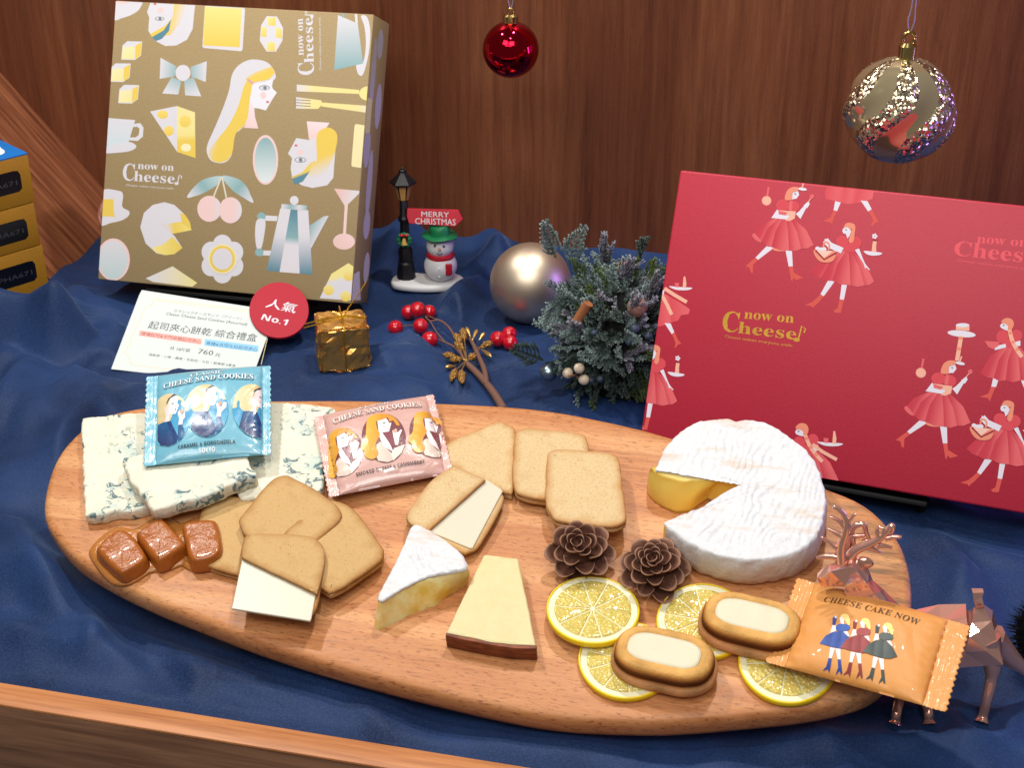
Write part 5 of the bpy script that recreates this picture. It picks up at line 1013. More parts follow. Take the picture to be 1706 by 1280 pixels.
m_cord = Mt('gold_cord', C(226, 176, 40), .3, .9); m_cord.bump(m_cord.wave(m_cord.vec((1, 1, 1)), 6, 0, 0), .6, .05); m_cord = m_cord.m
def cord(pts, r=.06): return tube(crs([(p[0]*1.15, p[1]*1.05, p[2]*1.19) for p in pts], 6, False), r, 6)
hx, hy, hz = gs/2+.12; HZ = 3.95/3.3
mk('cord', *join([cord([(0, -hy, .02), (0, -hy-.06, 1.7), (0, -hy, 3.25), (0, -.8, 3.5), (0, 0, 3.55), (0, hy, 3.4), (0, hy, .1)]), cord([(-1.75, .1, 3.2), (-.8, 0, 3.5), (0, -.1, 3.58), (.8, 0, 3.5), (1.75, .1, 3.2)]),
    cord([(.1, -.5, 3.6), (-.8, -.7, 3.85), (-1.7, -.9, 3.75), (-2.7, -1.0, 3.6)]), cord([(.1, -.5, 3.65), (-.9, -1.0, 3.7), (-1.7, -1.15, 3.6), (-2.8, -1.2, 3.4)]), cord([(0, -.5, 3.65), (.5, -.9, 3.85), (1.3, -1.0, 3.7), (1.7, -.7, 3.6), (.7, -.5, 3.7)]), cord([(0, -.5, 3.6), (.6, -.2, 4.3), (1.3, .2, 5.0), (2.0, .6, 5.8)], .045), tf(ball(.16, n=10, m=8), lambda p: (p[0], p[1]-.5, p[2]+4.3))]), m_cord, t)

# ================================================================== snowman ornament
sp0 = tab(712, 474, .55); sf_ = Fr(sp0, RT, (0, 0, 1)); kk = FOC/((sp0-CAM)@FW); ck_ = .905
def sx_(x): return (x-712)/kk
def sz_(y, yb): return (yb-y)/kk/ck_
snow = thing('snowman_ornament', 'small resin snowman with a lamp post and a red Merry Christmas sign', 'figurine', sf_)
m_sn = plain('white_resin', C(226, 226, 226), .5, bumpy=(3, .2, .05)); m_bk = plain('black_paint', C(18, 18, 24), .42, bumpy=(6, .3, .04)); m_rd = plain('red_paint', C(196, 30, 50), .38); m_rd2 = plain('light_red_paint', C(222, 62, 80), .4); m_gn = plain('green_paint', C(22, 120, 74), .4, bumpy=(5, .2, .04)); m_lt = plain('lamp_glass_paint', C(206, 160, 84), .4); m_or = plain('nose_paint', C(226, 170, 130), .5)
bs = outline([(-3.4, -.2), (-3.0, -1.2), (-1.6, -1.75), (.4, -1.95), (2.2, -1.6), (3.3, -.6), (3.4, .5), (2.6, 1.3), (1.2, 1.5), (-.2, 1.4), (-1.8, 1.6), (-3.0, 1.0)], 80)
v, f, a = slab(bs, [(.1, 0, 0), (0, .1, 0), (0, .4, 0), (.1, .55, 0), (.25, .62, 0)], rings=(.7, .4), top=lambda x, y, s: .05*nz3(x, y, 0, .8)); mk('base', v, f, m_sn, snow, smooth=60)
bx_, by_ = sx_(735), -.15; k1 = lambda y: .6+sz_(y, 468)
mk('body', *join([ball(1.55, (bx_, by_, .6+1.42), 36, 20, .96), ball(1.28, (bx_, by_, k1(412)-.1), 32, 18, .92)]), m_sn, snow, smooth=180)
mk('hat', *tf(lathe([(.05, 0), (1.62, -.02), (1.66, .07), (1.5, .16), (1.02, .22), (.96, .55), (.92, .98), (.8, 1.06), (.02, 1.08)], 32), lambda p: (p[0]+bx_, p[1]+by_, p[2]+k1(399)+.1+(.04*math.sin(3*p[0])) )), m_gn, snow, smooth=60)
mk('scarf', *join([tf(lathe([(.9, -.28), (1.22, -.26), (1.34, 0), (1.22, .26), (.9, .28)], 32), lambda p: (p[0]+bx_, p[1]+by_, p[2]+k1(428)+.03*math.sin(5*p[0]))), rbox(.62, .22, 1.15, .08, (bx_+.82, by_-1.36, k1(452)))]), m_rd, snow, smooth=60)
fy = by_-1.22
mk('eye', *ball(.11, (bx_-.42, fy+.02, k1(405)-.05), 12, 8), m_bk, snow); mk('eye', *ball(.11, (bx_+.40, fy+.02, k1(406)-.05), 12, 8), m_bk, snow); mk('nose', *tf(lathe([(.17, 0), (.12, .2), (.03, .42)], 14), lambda p: (bx_-.02+p[0], fy-p[2]+.05, k1(411)+p[1])), m_or, snow)
mk('mouth', *tube([(bx_-.28, fy+.02, k1(417)), (bx_-.1, fy-.06, k1(419)), (bx_+.1, fy-.06, k1(419)), (bx_+.28, fy+.02, k1(417))], .035, 6), m_bk, snow)
for yy in (441, 454): mk('button', *ball(.1, (bx_-.05, by_-1.50, k1(yy)), 12, 8), m_sn, snow)
lx, ly = sx_(677), .35; k2 = lambda y: .55+sz_(y, 458)
lp = mk('lamp_post', *tf(lathe([(.95, 0), (.88, .2), (.82, .9), (.72, 1.5), (.78, 1.6), (.66, 1.75), (.66, 2.9), (.42, 3.3), (.42, k2(376)), (.58, k2(374)), (.58, k2(370)), (.42, k2(366)), (.38, k2(345)), (.3, k2(343))], 10), lambda p: (p[0]+lx, p[1]+ly, p[2]+.55)), m_bk, snow, smooth=30)
zt, zb = k2(317)+.55, k2(343)+.55
def hexa(r, z, ph=.3): return [(lx+r*math.cos(2*math.pi*k/6+ph), ly+r*math.sin(2*math.pi*k/6+ph), z) for k in range(6)]
ln = mk('lantern', *lathe([(.3, zb-.05), (.42, zb), (.80, zt), (1.22, zt+.05), (1.25, zt+.18), (.55, zt+.85), (.42, zt+.95), (.34, zt+1.1), (.36, zt+1.25), (.14, zt+1.38), (.17, zt+1.5), (.02, zt+1.62)], 6, (lx, ly, 0)), m_bk, snow, smooth=10)
for k in range(6):
    a0, a1 = 2*math.pi*k/6, 2*math.pi*(k+1)/6; q = []
    for z, r in ((zb+.12, .50), (zt-.10, .80)):
        for a_, s in ((a0, .12), (a1, .88)):
            A = V(math.cos(a0), math.sin(a0))*(1-s)+V(math.cos(a1), math.sin(a1))*s; q.append((lx+A[0]*r*1.03, ly+A[1]*r*1.03, z))
    mk('lantern_pane', q, [(0, 1, 3, 2)], m_lt, ln, smooth=0)
wz = k2(393)+.1; mk('wreath', *tf(tube([(.52*math.cos(a_), 0, .55*math.sin(a_)) for a_ in np.linspace(0, 6.6, 26)], [.2+.05*math.sin(k*2.3) for k in range(26)], 7), lambda p: (p[0]+lx, p[1]+ly-.82, p[2]+wz)), m_gn, snow, smooth=30)
mk('wreath_bell', *tf(lathe([(.05, .3), (.16, .2), (.26, -.25), (.3, -.32), (.02, -.34)], 12), lambda p: (p[0]+lx, p[1]+ly-.98, p[2]+wz-.05)), m_lt, snow); mk('bow', *join([ball(.2, (lx-.22, ly-1.0, wz+.52), 10, 8, .7), ball(.2, (lx+.22, ly-1.0, wz+.52), 10, 8, .7)]), m_rd, snow)
zs = k2(359)+.15; xs0, xs1 = sx_(682), sx_(774); SG = outline([(xs0, .1), (xs0+.2, -.55), (xs1-.75, -.85), (xs1, -.15), (xs1-.45, .72), (xs0+.05, .85)], 80, False)
SGf = Fr((0, 0, 0), (1, 0, 0), (0, -.94, .34)); o = mk('sign', *slab(SG, [(0, -.5, 0), (0, -.04, 0), (.06, .02, 0)], rings=(.5,))[:2], m_rd, snow, smooth=20); sm = Matrix(((1, 0, 0, 0), (0, SGf.v[1], SGf.n[1], (ly-.75)*S), (0, SGf.v[2], SGf.n[2], zs*S), (0, 0, 0, 1))); o.matrix_local = sm
for tx_, x0, x1, y0, hh in (('MERRY', xs0+1.3, xs0+3.9, .1, .48), ('CHRISTMAS', xs0+.75, xs1-.7, -.58, .56)):
    tv, tfc = textmesh(tx_); s_ = (x1-x0)/tv[:, 0].max(); q = mk('lettering', [(x0+x*s_, y0-(x*s_)*.03+y*hh/.7, .035) for x, y in tv], tfc, m_sn, o, smooth=0, fix=False)

# ================================================================== champagne ball on the cloth, hanging baubles
def rest(px, py, rpx):                                    # sphere of image radius rpx that touches z=.25
    r_ = ray(px, py); t = (CAM[2]-.25)/(rpx/FOC - r_[2]); return CAM+r_*t, rpx/FOC*t
m_champ = plain('champagne_satin', C(226, 208, 184), .42, .95); c0, r0_ = rest(884, 472, 68)
t = thing('matte_bauble', 'large satin champagne bauble lying behind the red berries', 'bauble', Fr(c0, RT, (0, 0, 1))); mk('ball', *ball(r0_, n=64, m=40), m_champ, t, smooth=180)
mk('cap', *tf(lathe([(.5, 0), (.5, .35), (.2, .45), (.02, .45)], 18), lambda p: (p[0]+.4, p[2]+r0_*.98, p[1]+.6)), plain('bauble_cap', C(180, 150, 90), .3, 1), t)
m_cap = plain('gold_cap', C(206, 178, 112), .18, 1.); m_redm = plain('red_mirror', C(196, 16, 40), .06, 1.); m_chr = plain('pale_gold_mirror', C(216, 198, 158), .10, .8)
mg = Mt('glitter', C(232, 218, 186), .26, 1.); geo = mg.N('ShaderNodeNewGeometry'); vm = mg.N('ShaderNodeVectorMath', operation='MULTIPLY_ADD'); mg.L(mg.voro(mg.vec(), 6.5, 'F1', 'Color'), vm.inputs[0]); vm.inputs[1].default_value = (1.3, 1.3, 1.3); vm.inputs[2].default_value = (-.65, -.65, -.65)
va = mg.N('ShaderNodeVectorMath', operation='ADD'); mg.L(vm.outputs[0], va.inputs[0]); mg.L(geo.outputs['Normal'], va.inputs[1]); vn = mg.N('ShaderNodeVectorMath', operation='NORMALIZE'); mg.L(va.outputs[0], vn.inputs[0]); mg.to(vn.outputs[0], 'Normal'); m_glit = mg.m
m_str = plain('silver_string', C(196, 190, 200), .35, .7)
def hang(name, label, cx, cy, rp, R, tw=False, strx=0):
    d = ray(cx, cy)*(R*FOC/rp); c = CAM+d; fr = Fr(c, RT, (0, 0, 1)); t = thing(name, label, 'bauble', fr)
    if not tw: mk('ball', *ball(R, n=64, m=40), m_redm, t, smooth=180)
    else:
        Vs, Fs, mi = [], [], []; n, m = 240, 90; lob = 6
        for i in range(m+1):
            th = math.pi*i/m; z = -math.cos(th); ph0 = -.36*z-.22*math.sin(math.pi*z)
            for k in range(n):
                a = 2*math.pi*k/n; w_ = lob*(a+ph0); r = R*math.sin(th)*(1+.05*math.sin(th)*math.cos(w_)); Vs.append((r*math.cos(a), r*math.sin(a), R*z*.985))
        for i in range(m):
            for k in range(n):
                j = (k+1) % n; Fs.append((i*n+k, i*n+j, (i+1)*n+j, (i+1)*n+k)); z = -math.cos(math.pi*(i+.5)/m); w_ = lob*(2*math.pi*(k+.5)/n-(.36*z+.22*math.sin(math.pi*z))); mi.append(1 if math.cos(w_+.4) > -.05 else 0)
        mk('ball', Vs, Fs, [m_chr, m_glit], t, mi=mi, smooth=180, fix=False)
    h = R; cr = R*.26 if not tw else R*.155
    mk('cap', *lathe([(cr, h-.12*R), (cr, h+.04*R), (cr*1.05, h+.20*R), (cr*.7, h+.26*R), (.02, h+.27*R)], 18), m_cap, t, smooth=30)
    rg = tube([(.11*R*math.cos(a), 0, h+.33*R+.12*R*math.sin(a)) for a in np.linspace(0, 6.4, 22)], .035*R, 7); mk('ring', *rg, m_cap, t, smooth=180)
    tp = h+.42*R; s1 = [(.0, 0, tp-.04), (-.25, 0, tp+1.0), (strx*.3-.12, 0, tp+3), (strx, 0, tp+16)]; s2 = [(.0, 0, tp-.04), (.22, 0, tp+1.0), (strx*.3+.1, 0, tp+3), (strx+.02, 0, tp+16)]
    mk('string', *join([tube(crs(s, 6, False), .05, 6) for s in (s1, s2)]), m_str, t, smooth=180)
hang('hanging_bauble', 'small shiny red bauble hanging before the wood panel', 851, 82, 47, 2.4)
hang('hanging_bauble', 'large pale gold twisted bauble with glitter stripes hanging over the red box', 1499, 183, 90, 4.0, True, .15)

# ================================================================== berry pick
KQ = Z(640, 480, 6.4); m_ber = plain('glossy_berry', C(186, 8, 30), .1, 0, .6, Coat_Weight=.6, Coat_Roughness=.04); m_twig = plain('brown_twig', C(112, 78, 66), .7, bumpy=(6, .4, .05)); 
mgb = Mt('gold_glitter_bud', C(176, 132, 70), .45, .6); mgb.bump(mgb.voro(mgb.vec(), 7), 1., .15); m_bud = mgb.m; m_drop = plain('gold_drop', C(212, 176, 108), .3, .8)
def K3(x, y, z): return tab(*KQ([(x, y)])[0], z)
bp = thing('berry_pick', 'artificial twig with glossy red berries and gold buds lying on the cloth', 'berry pick', W0)
for x, y, z, r in ((122, 425, .95, .68), (262, 260, 1.0, .68), (358, 232, 1.9, .72), (480, 258, 1.1, .66), (390, 405, 1.5, .68), (486, 552, 1.1, .74), (1212, 545, 1.1, .70), (1335, 490, 1.3, .66), (1345, 588, 1.0, .66)):
    c = K3(x, y, z); b = mk('berry', *ball(r, c, 28, 18), m_ber, bp, smooth=180)
tw = lambda pts, r: tube(crs([K3(*p) for p in pts], 6, False), np.linspace(r[0], r[1], 6*(len(pts)-1)+1), 8)
mk('twig', *join([tw([(1270, 1290, .9), (1180, 1140, .9), (1080, 1010, .9), (960, 880, .9), (870, 800, 1.0)], (.36, .26)), tw([(1090, 1030, 1.0), (1070, 880, 1.1), (990, 690, 1.1), (920, 540, 1.0), (870, 470, .9)], (.26, .14)), tw([(870, 800, 1.0), (820, 700, 1.2), (760, 540, 1.3), (690, 420, 1.5), (590, 345, 1.6), (490, 352, 1.5), (440, 300, 1.5)], (.14, .06)),
    tw([(860, 760, 1.0), (760, 640, 1.2), (650, 580, 1.2), (560, 540, 1.1)], (.13, .06)), tw([(650, 580, 1.2), (560, 470, 1.4), (500, 370, 1.5), (440, 310, 1.6)], (.07, .05)), tw([(350, 395, 1.3), (260, 400, 1.1), (180, 410, 1.0)], (.06, .05)), tw([(590, 345, 1.6), (520, 320, 1.3), (450, 290, 1.2)], (.07, .05)), tw([(960, 650, 1.1), (1050, 620, 1.1), (1160, 570, 1.1), (1240, 540, 1.1)], (.08, .05))]), m_twig, bp, smooth=180)
for x, y, dx, dy in ((845, 490, -10, -60), (785, 535, -30, -50), (800, 620, -50, -40), (690, 720, -70, -10), (765, 765, -60, 10), (940, 735, 20, -30), (1095, 605, 60, -25), (740, 930, -30, 60), (828, 950, 5, 70)):
    a, b = K3(x-dx, y-dy, 1.3), K3(x+dx, y+dy, 1.5); m_ = 9; pts = [a*(1-k/(m_-1))+b*(k/(m_-1)) for k in range(m_)]; rr = [.34*math.sin(math.pi*min(.97, .12+.8*k/(m_-1)))*(1+.15*math.sin(k*2.7)) for k in range(m_)]; v, f = tube(pts, rr, 10); v = [tuple(V(*p)+.07*V(nz3(*p, 5), nz3(p[1], p[2], p[0], 5), nz3(p[2], p[0], p[1], 5))) for p in v]; mk('gold_bud', v, f, m_bud, bp, smooth=180)
    mk('bud_stalk', *tube([a, K3(880, 770, 1.2)], .05, 6), m_drop, bp)
for (x0, y0), (x1, y1) in (((920, 520), (872, 415)), ((940, 560), (995, 440)), ((1010, 560), (1072, 475)), ((1030, 650), (1145, 735)), ((770, 835), (650, 845))):
    a, b = K3(x0, y0, 1.2), K3(x1, y1, 1.5); pts = [a*(1-k/8)+b*(k/8) for k in range(9)]; mk('gold_drop', *tube(pts, [.05, .07, .1, .14, .18, .21, .21, .16, .03], 10), m_drop, bp, smooth=180)

# ================================================================== frosted evergreen arrangement
bo_ = V(3.5, 33.5, 0); bush = thing('frosted_arrangement', 'bushy frosted evergreen arrangement with cinnamon, small baubles and berries', 'plant', Fr(bo_, RT, (0, 0, 1))); BC = V(0, 0, 5.4); BRd = V(5.1, 4.5, 5.6)
def leafmat(name, lo, hi, frost, k):
    M = Mt(name, rough=.75, spec=.2); vv = M.vec(); oi = M.N('ShaderNodeObjectInfo'); n1 = M.noise(vv, 1.6, 3, .6); fa = M.attr('fac')
    base = M.mix(oi.outputs['Random'], lo, hi); M.col(M.mix(M.math('MULTIPLY', M.math('ADD', M.math('MULTIPLY', M.math('MULTIPLY', fa, fa), .95), M.math('MULTIPLY', n1, .7)), k), base, frost)); return M.m
LM = [leafmat('frosted_cypress', C(30, 52, 44), C(62, 88, 76), C(192, 212, 212), .92), leafmat('green_cypress', C(40, 62, 30), C(86, 112, 54), C(160, 176, 120), .45), leafmat('grey_lavender', C(70, 72, 82), C(108, 106, 120), C(182, 184, 194), .6), leafmat('dark_fir', C(24, 40, 34), C(44, 64, 54), C(140, 158, 152), .42)]
def leafbits(stems, rg, ln_, wd, step, spread):
    """little scale leaves along each stem; stems: list of (polyline, taper)"""
    Vs, Fs, A = [], [], []
    def leaf(p, d, nrm, l, w_, fc):
        s = np.cross(d, nrm); b = len(Vs); Vs.extend([p-s*w_*.3, p+s*w_*.3, p+d*l*.55+s*w_*.5+nrm*w_*.25, p+d*l, p+d*l*.55-s*w_*.5+nrm*w_*.25]); A.extend([fc*.2, fc*.2, fc*.7, fc, fc*.7]); Fs.append((b, b+1, b+2, b+3, b+4))
    for P_ in stems:
        P_ = np.array(P_); T = np.gradient(P_, axis=0); L_ = np.linalg.norm(np.diff(P_, axis=0), axis=1).sum(); n = max(3, int(L_/step))
        Q = resamp(P_, n, False)
        for k in range(n):
            t_ = unit(T[min(len(T)-1, int(k/n*len(T)))]); a = unit(np.cross(t_, V(.3, .2, 1))); b_ = np.cross(t_, a)
            for j in range(3):
                ang = k*2.4+j*2.09+rg.normal(0, .25); o_ = a*math.cos(ang)+b_*math.sin(ang); d = unit(t_*(1-spread)+o_*spread+.05*rg.normal(size=3)); leaf(Q[k], d, unit(np.cross(np.cross(d, o_), d)+1e-6), ln_*(1.15-.6*k/n)*rg.uniform(.8, 1.2), wd, .35+.65*k/n)
        v, f = tube(P_, np.linspace(.05, .02, len(P_)), 4); b = len(Vs); Vs.extend([V(*p) for p in v]); A.extend([.0]*len(v)); Fs.extend([tuple(i+b for i in q) for q in f])
    return Vs, Fs, A
def sprig(kind, seed):
    rg = np.random.default_rng(seed); st = []
    if kind in (0, 1):
        L_ = 3.6; bend = rg.normal(0, .4); main = [(bend*(k/8)**2, L_*k/8, .5*(k/8)**2) for k in range(9)]; st.append(main)
        for k in range(1, 8):
            for s in (-1, 1):
                l = 1.5*(1-k/9.5)*rg.uniform(.8, 1.15); p = V(*main[k]); e = p+V(s*l*.75, l*.75, rg.normal(0, .12)); m_ = (p+e)/2+V(s*.08, -.08, .1); st.append([p, m_, e]); st.append([m_, m_+V(s*l*.10, l*.42, .05), m_+V(s*l*.08, l*.6, .0)])
        return leafbits(st, rg, .27, .115, .13, .36)
    if kind == 2:
        for k in range(5): a = rg.normal(0, .35); st.append([(0, 0, 0), (a*.6, 1.4, rg.normal(0, .15)), (a*1.4, 2.9+rg.normal(0, .3), rg.normal(0, .3))])
        return leafbits(st, rg, .36, .16, .10, .55)
    for k in range(9): a, c = rg.normal(0, .5), rg.normal(0, .35); l = rg.uniform(1.4, 2.6); st.append([(0, .1*k, 0), (a*.5, .1*k+l*.5, c*.5), (a, .1*k+l, c)])
    return leafbits(st, rg, .42, .09, .13, .6)
protos = []
def put(o, p, d, roll, sc, first=False):
    d = unit(d); a = unit(np.cross(d, V(0, 0, 1)+.01)); z = np.cross(a, d); x = a*math.cos(roll)+z*math.sin(roll); zz = np.cross(x, d)
    return Matrix(((x[0]*sc, d[0]*sc, zz[0]*sc, p[0]*S), (x[1]*sc, d[1]*sc, zz[1]*sc, p[1]*S), (x[2]*sc, d[2]*sc, zz[2]*sc, p[2]*S), (0, 0, 0, 1)))
mk('moss_core', *[(lambda vf: ([tuple(V(*p)*(1+.10*nz3(*p, .5))+BC) for p in vf[0]], vf[1]))(lathe([(max(.01, 3.0*math.sin(math.pi*i/24)), -4.2*math.cos(math.pi*i/24)) for i in range(25)], 40))][0], plain('dark_moss', C(36, 40, 36), .9, bumpy=(5, 1., .3)), bush, smooth=180)
mk('pot', *lathe([(2.4, 0.05), (2.9, 2.2), (2.9, 2.5), (2.6, 2.5), (.02, 2.2)], 36), plain('black_pot', C(20, 20, 24), .5), bush, smooth=40)
PR = {}
rb_ = np.random.default_rng(12)
def add_sprig(kind, var, M_, mat):
    key = (kind, var, mat)
    if key not in PR: v, f, A = sprig(kind, 100+kind*7+var); o = mk('sprig', v, f, LM[mat], bush, fac=A, smooth=0, fix=False); o.matrix_local = M_; PR[key] = o
    else: share(PR[key], bush, M_)
def surfp(d): return BC+d*BRd/math.sqrt((d/1.0)@(d/1.0))
N_ = 285
for k in range(N_):
    z = 1-1.75*(k+.5)/N_; a = k*2.39996; r = math.sqrt(max(0, 1-z*z)); d = unit(V(r*math.cos(a), r*math.sin(a), z)+.12*rb_.normal(size=3))
    if d[1] > .55 and rb_.random() < .6: continue
    p = surfp(d)*1.0; base = BC+(p-BC)*rb_.uniform(.42, .74); rnd = rb_.random(); left = d[0] < .1
    kind, mat = (0, 0) if rnd < (.55 if left else .2) else (2, 2) if rnd < (.66 if left else .55) else (3, 3) if rnd < .9 else (1, 1)
    dr = unit((p-BC)/BRd+V(0, 0, .42)+.25*rb_.normal(size=3)); 
    if d[2] < -.35: dr = unit((p-BC)/BRd+V(0, 0, -.1)+.2*rb_.normal(size=3)); kind, mat = (1, 1) if rnd < .45 and not left else (0, 3) if rnd < .7 else (3, 3)
    add_sprig(kind, k % 3, put(None, base, dr, rb_.uniform(0, 6.28), rb_.uniform(.7, 1.0)), mat)
BFr = Fr(bo_, RT, (0, 0, 1))
def hit(px, py, k=1.):                                      # point on the arrangement's surface seen at a pixel (local)
    o = V(*BFr.loc(CAM)); r_ = ray(px, py); d = V(r_@BFr.u, r_@BFr.v, r_@BFr.n); A = (o-BC)/(BRd*k); D = d/(BRd*k); a, b, c = D@D, 2*A@D, A@A-1; q = b*b-4*a*c; t_ = (-b-math.sqrt(max(0, q)))/(2*a); return o+d*t_
for px, py, kind, mat, d, sc in ((926, 430, 0, 0, (-.35, -.2, 1), 1.1), (945, 440, 0, 0, (.25, -.2, 1), 1.), (1010, 440, 2, 2, (-.1, -.2, 1), 1.), (1030, 470, 2, 2, (.3, -.3, .9), .9), (1055, 450, 2, 3, (.25, 0, 1), .95), (935, 505, 0, 0, (-.5, -.7, -.2), .95), (960, 490, 0, 0, (.5, -.9, .1), .9), (935, 520, 0, 0, (.1, -.8, -.6), .9), (905, 600, 0, 3, (-.7, -.3, .5), 1.), (1075, 600, 2, 2, (.7, -.4, .6), 1.), (1045, 590, 2, 2, (.6, -.6, .6), .8), (1050, 520, 2, 2, (.2, -.6, .9), .85), (1085, 480, 3, 3, (.8, 0, .7), 1.1), (1080, 520, 3, 3, (.9, -.1, .4), 1.), (1000, 655, 1, 1, (-.3, -.9, -.2), .8), (1040, 650, 1, 1, (.7, -.8, .1), .85), (1020, 660, 1, 1, (.2, -.9, -.5), .8), (965, 655, 0, 0, (-.1, -.9, -.2), .8), (935, 620, 0, 0, (-.2, -.7, .6), .8), (940, 665, 3, 3, (0, -.9, -.2), .9), (1000, 560, 3, 3, (.1, -1, .4), .9), (1010, 530, 2, 3, (.1, -1, .6), .8), (980, 590, 0, 0, (0, -1, .5), .7), (1015, 600, 3, 3, (.2, -1, .2), .9), (1040, 560, 0, 0, (.3, -1, .4), .7), (1000, 500, 2, 2, (0, -1, .8), .7)):
    add_sprig(kind, 1, put(None, hit(px, py, .92), V(*d), 1.2 if kind < 2 else .4, sc), mat)
m_cin = plain('cinnamon_bark', C(158, 96, 58), .7, bumpy=(5, .5, .06)); q = hit(970, 522, 1.08); mk('cinnamon_stick', *tube([q+V(-.45, 0, -.85), q, q+V(.45, -.1, .9)], .42, 10), m_cin, bush, smooth=50)
m_slv = plain('silver_satin', C(150, 172, 186), .3, .9); mk('silver_bauble', *ball(.72, hit(914, 621, 1.1), 28, 18), m_slv, bush, smooth=180)
m_crm = plain('cream_berry', C(226, 206, 180), .5); cb_ = hit(958, 626, 1.12)
for px, py in ((946, 622), (965, 614), (973, 633)): e = hit(px, py, 1.14); mk('cream_berry', *ball(.44, e, 18, 12), m_crm, bush, smooth=180); mk('berry_stalk', *tube([cb_, e+V(0, -.42, .0)], .06, 6), m_cin, bush)
m_jun = plain('juniper_berry', C(62, 72, 92), .5, bumpy=(4, .3, .05))
for px, py, r in ((1008, 566, .32), (1058, 548, .4), (1080, 560, .36), (1070, 580, .38), (1092, 545, .3), (1048, 570, .3), (1086, 600, .3), (985, 634, .3), (1000, 632, .3), (990, 555, .26)): mk('juniper_berry', *ball(r, hit(px, py, 1.06), 14, 10), m_jun, bush, smooth=180)
m_wal = plain('dried_fruit', C(150, 110, 98), .7, bumpy=(5, .8, .1)); mk('dried_fruit', *tf(ball(.8, n=24, m=16), lambda p: tuple(V(*p)*(1+.12*nz3(*p, 2.5))+hit(1062, 512, 1.02))), m_wal, bush, smooth=180); mk('dried_bud', *tf(ball(.6, n=24, m=16), lambda p: tuple(V(*p)*(1+.2*nz3(*p, 3))+hit(1036, 448, 1.04))), plain('rosy_bud', C(168, 118, 118), .6, bumpy=(5, .8, .1)), bush, smooth=180)

# ================================================================== rose gold deer
m_rose = plain('rose_gold', C(238, 184, 168), .11, .72); YD = -.7
DF = lambda x, y, dy=0.: pl(x, y, (0, YD+dy, 0), (0, 1, 0))
deer = thing('deer_figurine', 'shiny rose gold faceted deer standing beside the board behind the orange packet', 'figurine', W0)
def ftube(pts, R, n=5, jit=.0, sd=1):                       # faceted tapered limb
    v, f = tube(pts, R, n); rg = np.random.default_rng(sd); return [tuple(V(*p)+jit*rg.normal(size=3)) for p in v], f
chest, rump, mid = DF(1505, 1075), DF(1640, 1062), DF(1570, 1055)
def skin(name, nodes, edges, m, parent, smooth, sub=0):
    me = bpy.data.meshes.new(name); me.from_pydata([tuple(V(*p)*S) for p, r in nodes], edges, []); o = bpy.data.objects.new(name, me); COL.objects.link(o); o.modifiers.new('skin', 'SKIN'); 
    if sub: md = o.modifiers.new('sub', 'SUBSURF'); md.levels = sub; md.render_levels = sub
    for k, (p, r) in enumerate(nodes): r = (r, r) if np.isscalar(r) else r; me.skin_vertices[0].data[k].radius = (r[0]*S, r[1]*S); me.skin_vertices[0].data[k].use_root = (k == 0)
    dg = bpy.context.evaluated_depsgraph_get(); nm = bpy.data.meshes.new_from_object(o.evaluated_get(dg)); bpy.data.objects.remove(o); bpy.data.meshes.remove(me)
    v = [tuple(q/S for q in p.co) for p in nm.vertices]; f = [tuple(p.vertices) for p in nm.polygons]; bpy.data.meshes.remove(nm); return v, f
T_ = lambda x, y, z=.35: tab(x, y, z)
nodes = [(mid, 1.25), (chest, 1.35), (DF(1470, 1030), .95), (DF(1436, 985), .68), (DF(1416, 951), .74), (DF(1390, 959), .50), (DF(1366, 966), .28), (rump, 1.3), (DF(1632, 1012), .22), (DF(1627, 986), .26)]
edges = [(0, 1), (1, 2), (2, 3), (3, 4), (4, 5), (5, 6), (0, 7), (7, 8), (8, 9)]
for q in ([DF(1510, 1080, -.2), DF(1505, 1120, -.7), DF(1501, 1152, -1.1), T_(1494, 1186, 1.0), T_(1493, 1200, .55), T_(1491, 1207, .35)], [DF(1530, 1085), DF(1533, 1122, -.4), DF(1535, 1152, -.7), T_(1546, 1184, 1.0), T_(1547, 1199, .55), T_(1548, 1207, .35)],
          [DF(1640, 1066, -.4), DF(1652, 1102, -.7), DF(1652, 1130, -.9), T_(1644, 1168, 1.7), T_(1638, 1192, .7), T_(1635, 1205, .35)], [DF(1650, 1064, .4), DF(1680, 1094, .7), DF(1704, 1114, .9), DF(1722, 1130, 1.0), DF(1732, 1156, 1.0), DF(1734, 1178, 1.0)]):
    P_ = crs(q, 5, False); R_l = np.interp(np.linspace(0, 1, len(P_)), [0, .2, .4, .6, .82, .9, 1], [.95, .62, .36, .29, .28, .36, .44]); mk('leg', *tube(P_, R_l, 10), m_rose, deer, smooth=50)
v, f = skin('body', nodes, edges, m_rose, deer, 0); bm = bmesh.new(); vs = [bm.verts.new(p) for p in v]
for q in f:
    try: bm.faces.new([vs[i] for i in q])
    except ValueError: pass
bmesh.ops.triangulate(bm, faces=list(bm.faces)); bmesh.ops.subdivide_edges(bm, edges=[e for e in bm.edges if e.calc_length() > 1.5], cuts=1); bmesh.ops.triangulate(bm, faces=list(bm.faces)); rg = np.random.default_rng(4); bm.verts.index_update()
v = [tuple(V(*p.co)+.05*rg.normal(size=3)) for p in bm.verts]; f = [tuple(x.index for x in q.verts) for q in bm.faces]; bm.free(); mk('body', v, f, m_rose, deer, smooth=0)
KA = Z(1340, 830, 7.11)
def ant(pts, r0, r1, dy=0.): P_ = [DF(*KA([p])[0], dy+ddy) for p, ddy in zip(pts, np.linspace(0, .0, len(pts)))]; P_ = crs(P_, 5, False); return tube(P_, np.linspace(r0, r1, len(P_)), 8)
def aset(dy, lst): return join([ant(p, a, b, dy) for p, a, b in lst])
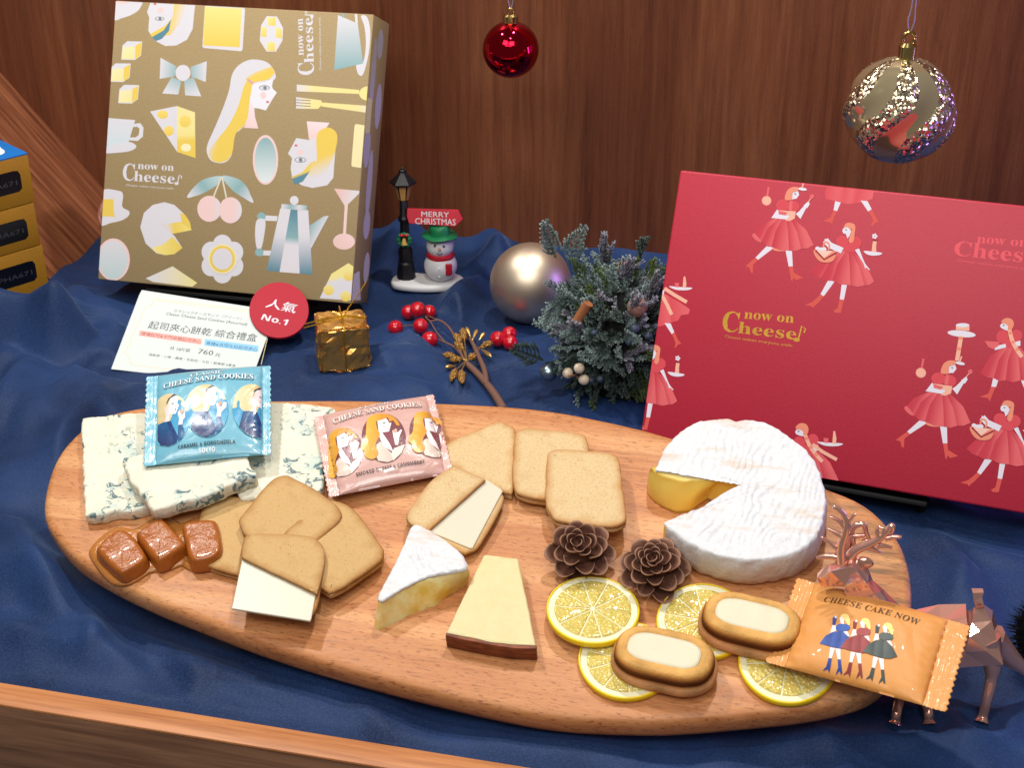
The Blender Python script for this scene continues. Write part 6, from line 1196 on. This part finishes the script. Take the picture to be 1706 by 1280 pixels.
mk('antler', *aset(-.35, [([(440, 780), (432, 650), (440, 560), (480, 430), (500, 300), (470, 210), (410, 140), (345, 100)], .32, .14), ([(470, 340), (400, 270), (290, 215)], .2, .06), ([(445, 450), (350, 400), (268, 358)], .2, .06), ([(400, 600), (300, 530), (200, 462)], .2, .06), ([(430, 720), (330, 690), (215, 700), (145, 712)], .26, .08), ([(510, 290), (560, 230), (605, 190)], .18, .08)]), m_rose, deer, smooth=180)
mk('antler', *aset(.1, [([(520, 770), (560, 670), (640, 600), (760, 550), (880, 490), (970, 410), (1030, 330), (1055, 350), (1040, 410)], .34, .10), ([(960, 480), (1060, 460), (1155, 465)], .2, .08), ([(860, 560), (950, 570), (1040, 590)], .2, .06), ([(760, 580), (840, 620), (910, 655)], .2, .06), ([(880, 460), (860, 400), (860, 350)], .16, .08), ([(940, 430), (950, 370), (880, 345)], .16, .07)]), m_rose, deer, smooth=180)
mk('antler_fork', *aset(1.1, [([(500, 640), (530, 470), (640, 450), (720, 440)], .22, .14), ([(540, 400), (600, 330), (700, 315), (730, 400), (770, 490)], .24, .10), ([(570, 470), (580, 560), (540, 640)], .16, .1), ([(700, 520), (760, 500), (800, 520)], .18, .08)]), m_rose, deer, smooth=180)
e = DF(*KA([(700, 770)])[0], .6); mk('ear', *tf(ball(.5, n=10, m=8), lambda p: (e[0]+p[0]*1.15, e[1]+p[1]*.5, e[2]+p[2]*.8)), m_rose, deer, smooth=20)

# ================================================================== small things at the frame's edges
fp_ = pl(1712, 1052, (0, 3.5, 0), (0, 1, 0)); R_ = 2.6; m_fur = plain('black_fur', C(4, 4, 5), .7, 0, .15); fur = thing('black_pompom', 'black furry pompom at the edge of the cloth beside the deer tail', 'pompom', Fr(V(fp_[0]+1.6, fp_[1], R_+.2), (1, 0, 0), (0, 0, 1)))
Vs, Fs = ball(R_*.86, n=28, m=18); rg = np.random.default_rng(9); hv, hf = [], []
for k in range(1800):
    d = unit(rg.normal(size=3)); s = unit(np.cross(d, rg.normal(size=3)))*.03; b = len(hv); p = d*R_*.82; q = d*R_*1.12+rg.normal(size=3)*.16; hv += [p-s, p+s, q]; hf.append((b, b+1, b+2))
mk('core', Vs, Fs, m_fur, fur, smooth=180); o = mk('fur', hv, hf, m_fur, fur, smooth=0, fix=False); o['kind'] = 'stuff'
pk = pl(171, 362, (0, 49, 0), (0, 1, 0)); rz = Fr(V(pk[0]+1.3, 50, pk[2]-.3), RT, (0, 0, 1)); t = thing('swirl_bauble', 'pink metallic swirl bauble peeking out behind the beige box', 'bauble', rz)
Vs, Fs = [], []; n, m = 96, 40
for i in range(m+1):
    th = math.pi*i/m; z = -math.cos(th)
    for k in range(n): a = 2*math.pi*k/n; r = 2.0*math.sin(th)*(1+.06*math.sin(9*(a+1.3*z))); Vs.append((r*math.cos(a), r*math.sin(a), 2.6*z))
for i in range(m):
    for k in range(n): j = (k+1) % n; Fs.append((i*n+k, i*n+j, (i+1)*n+j, (i+1)*n+k))
mk('ball', Vs, Fs, m_rose, t, smooth=180); mk('cap', *lathe([(.5, 2.4), (.5, 2.9), (.02, 3.0)], 16), m_cap, t)
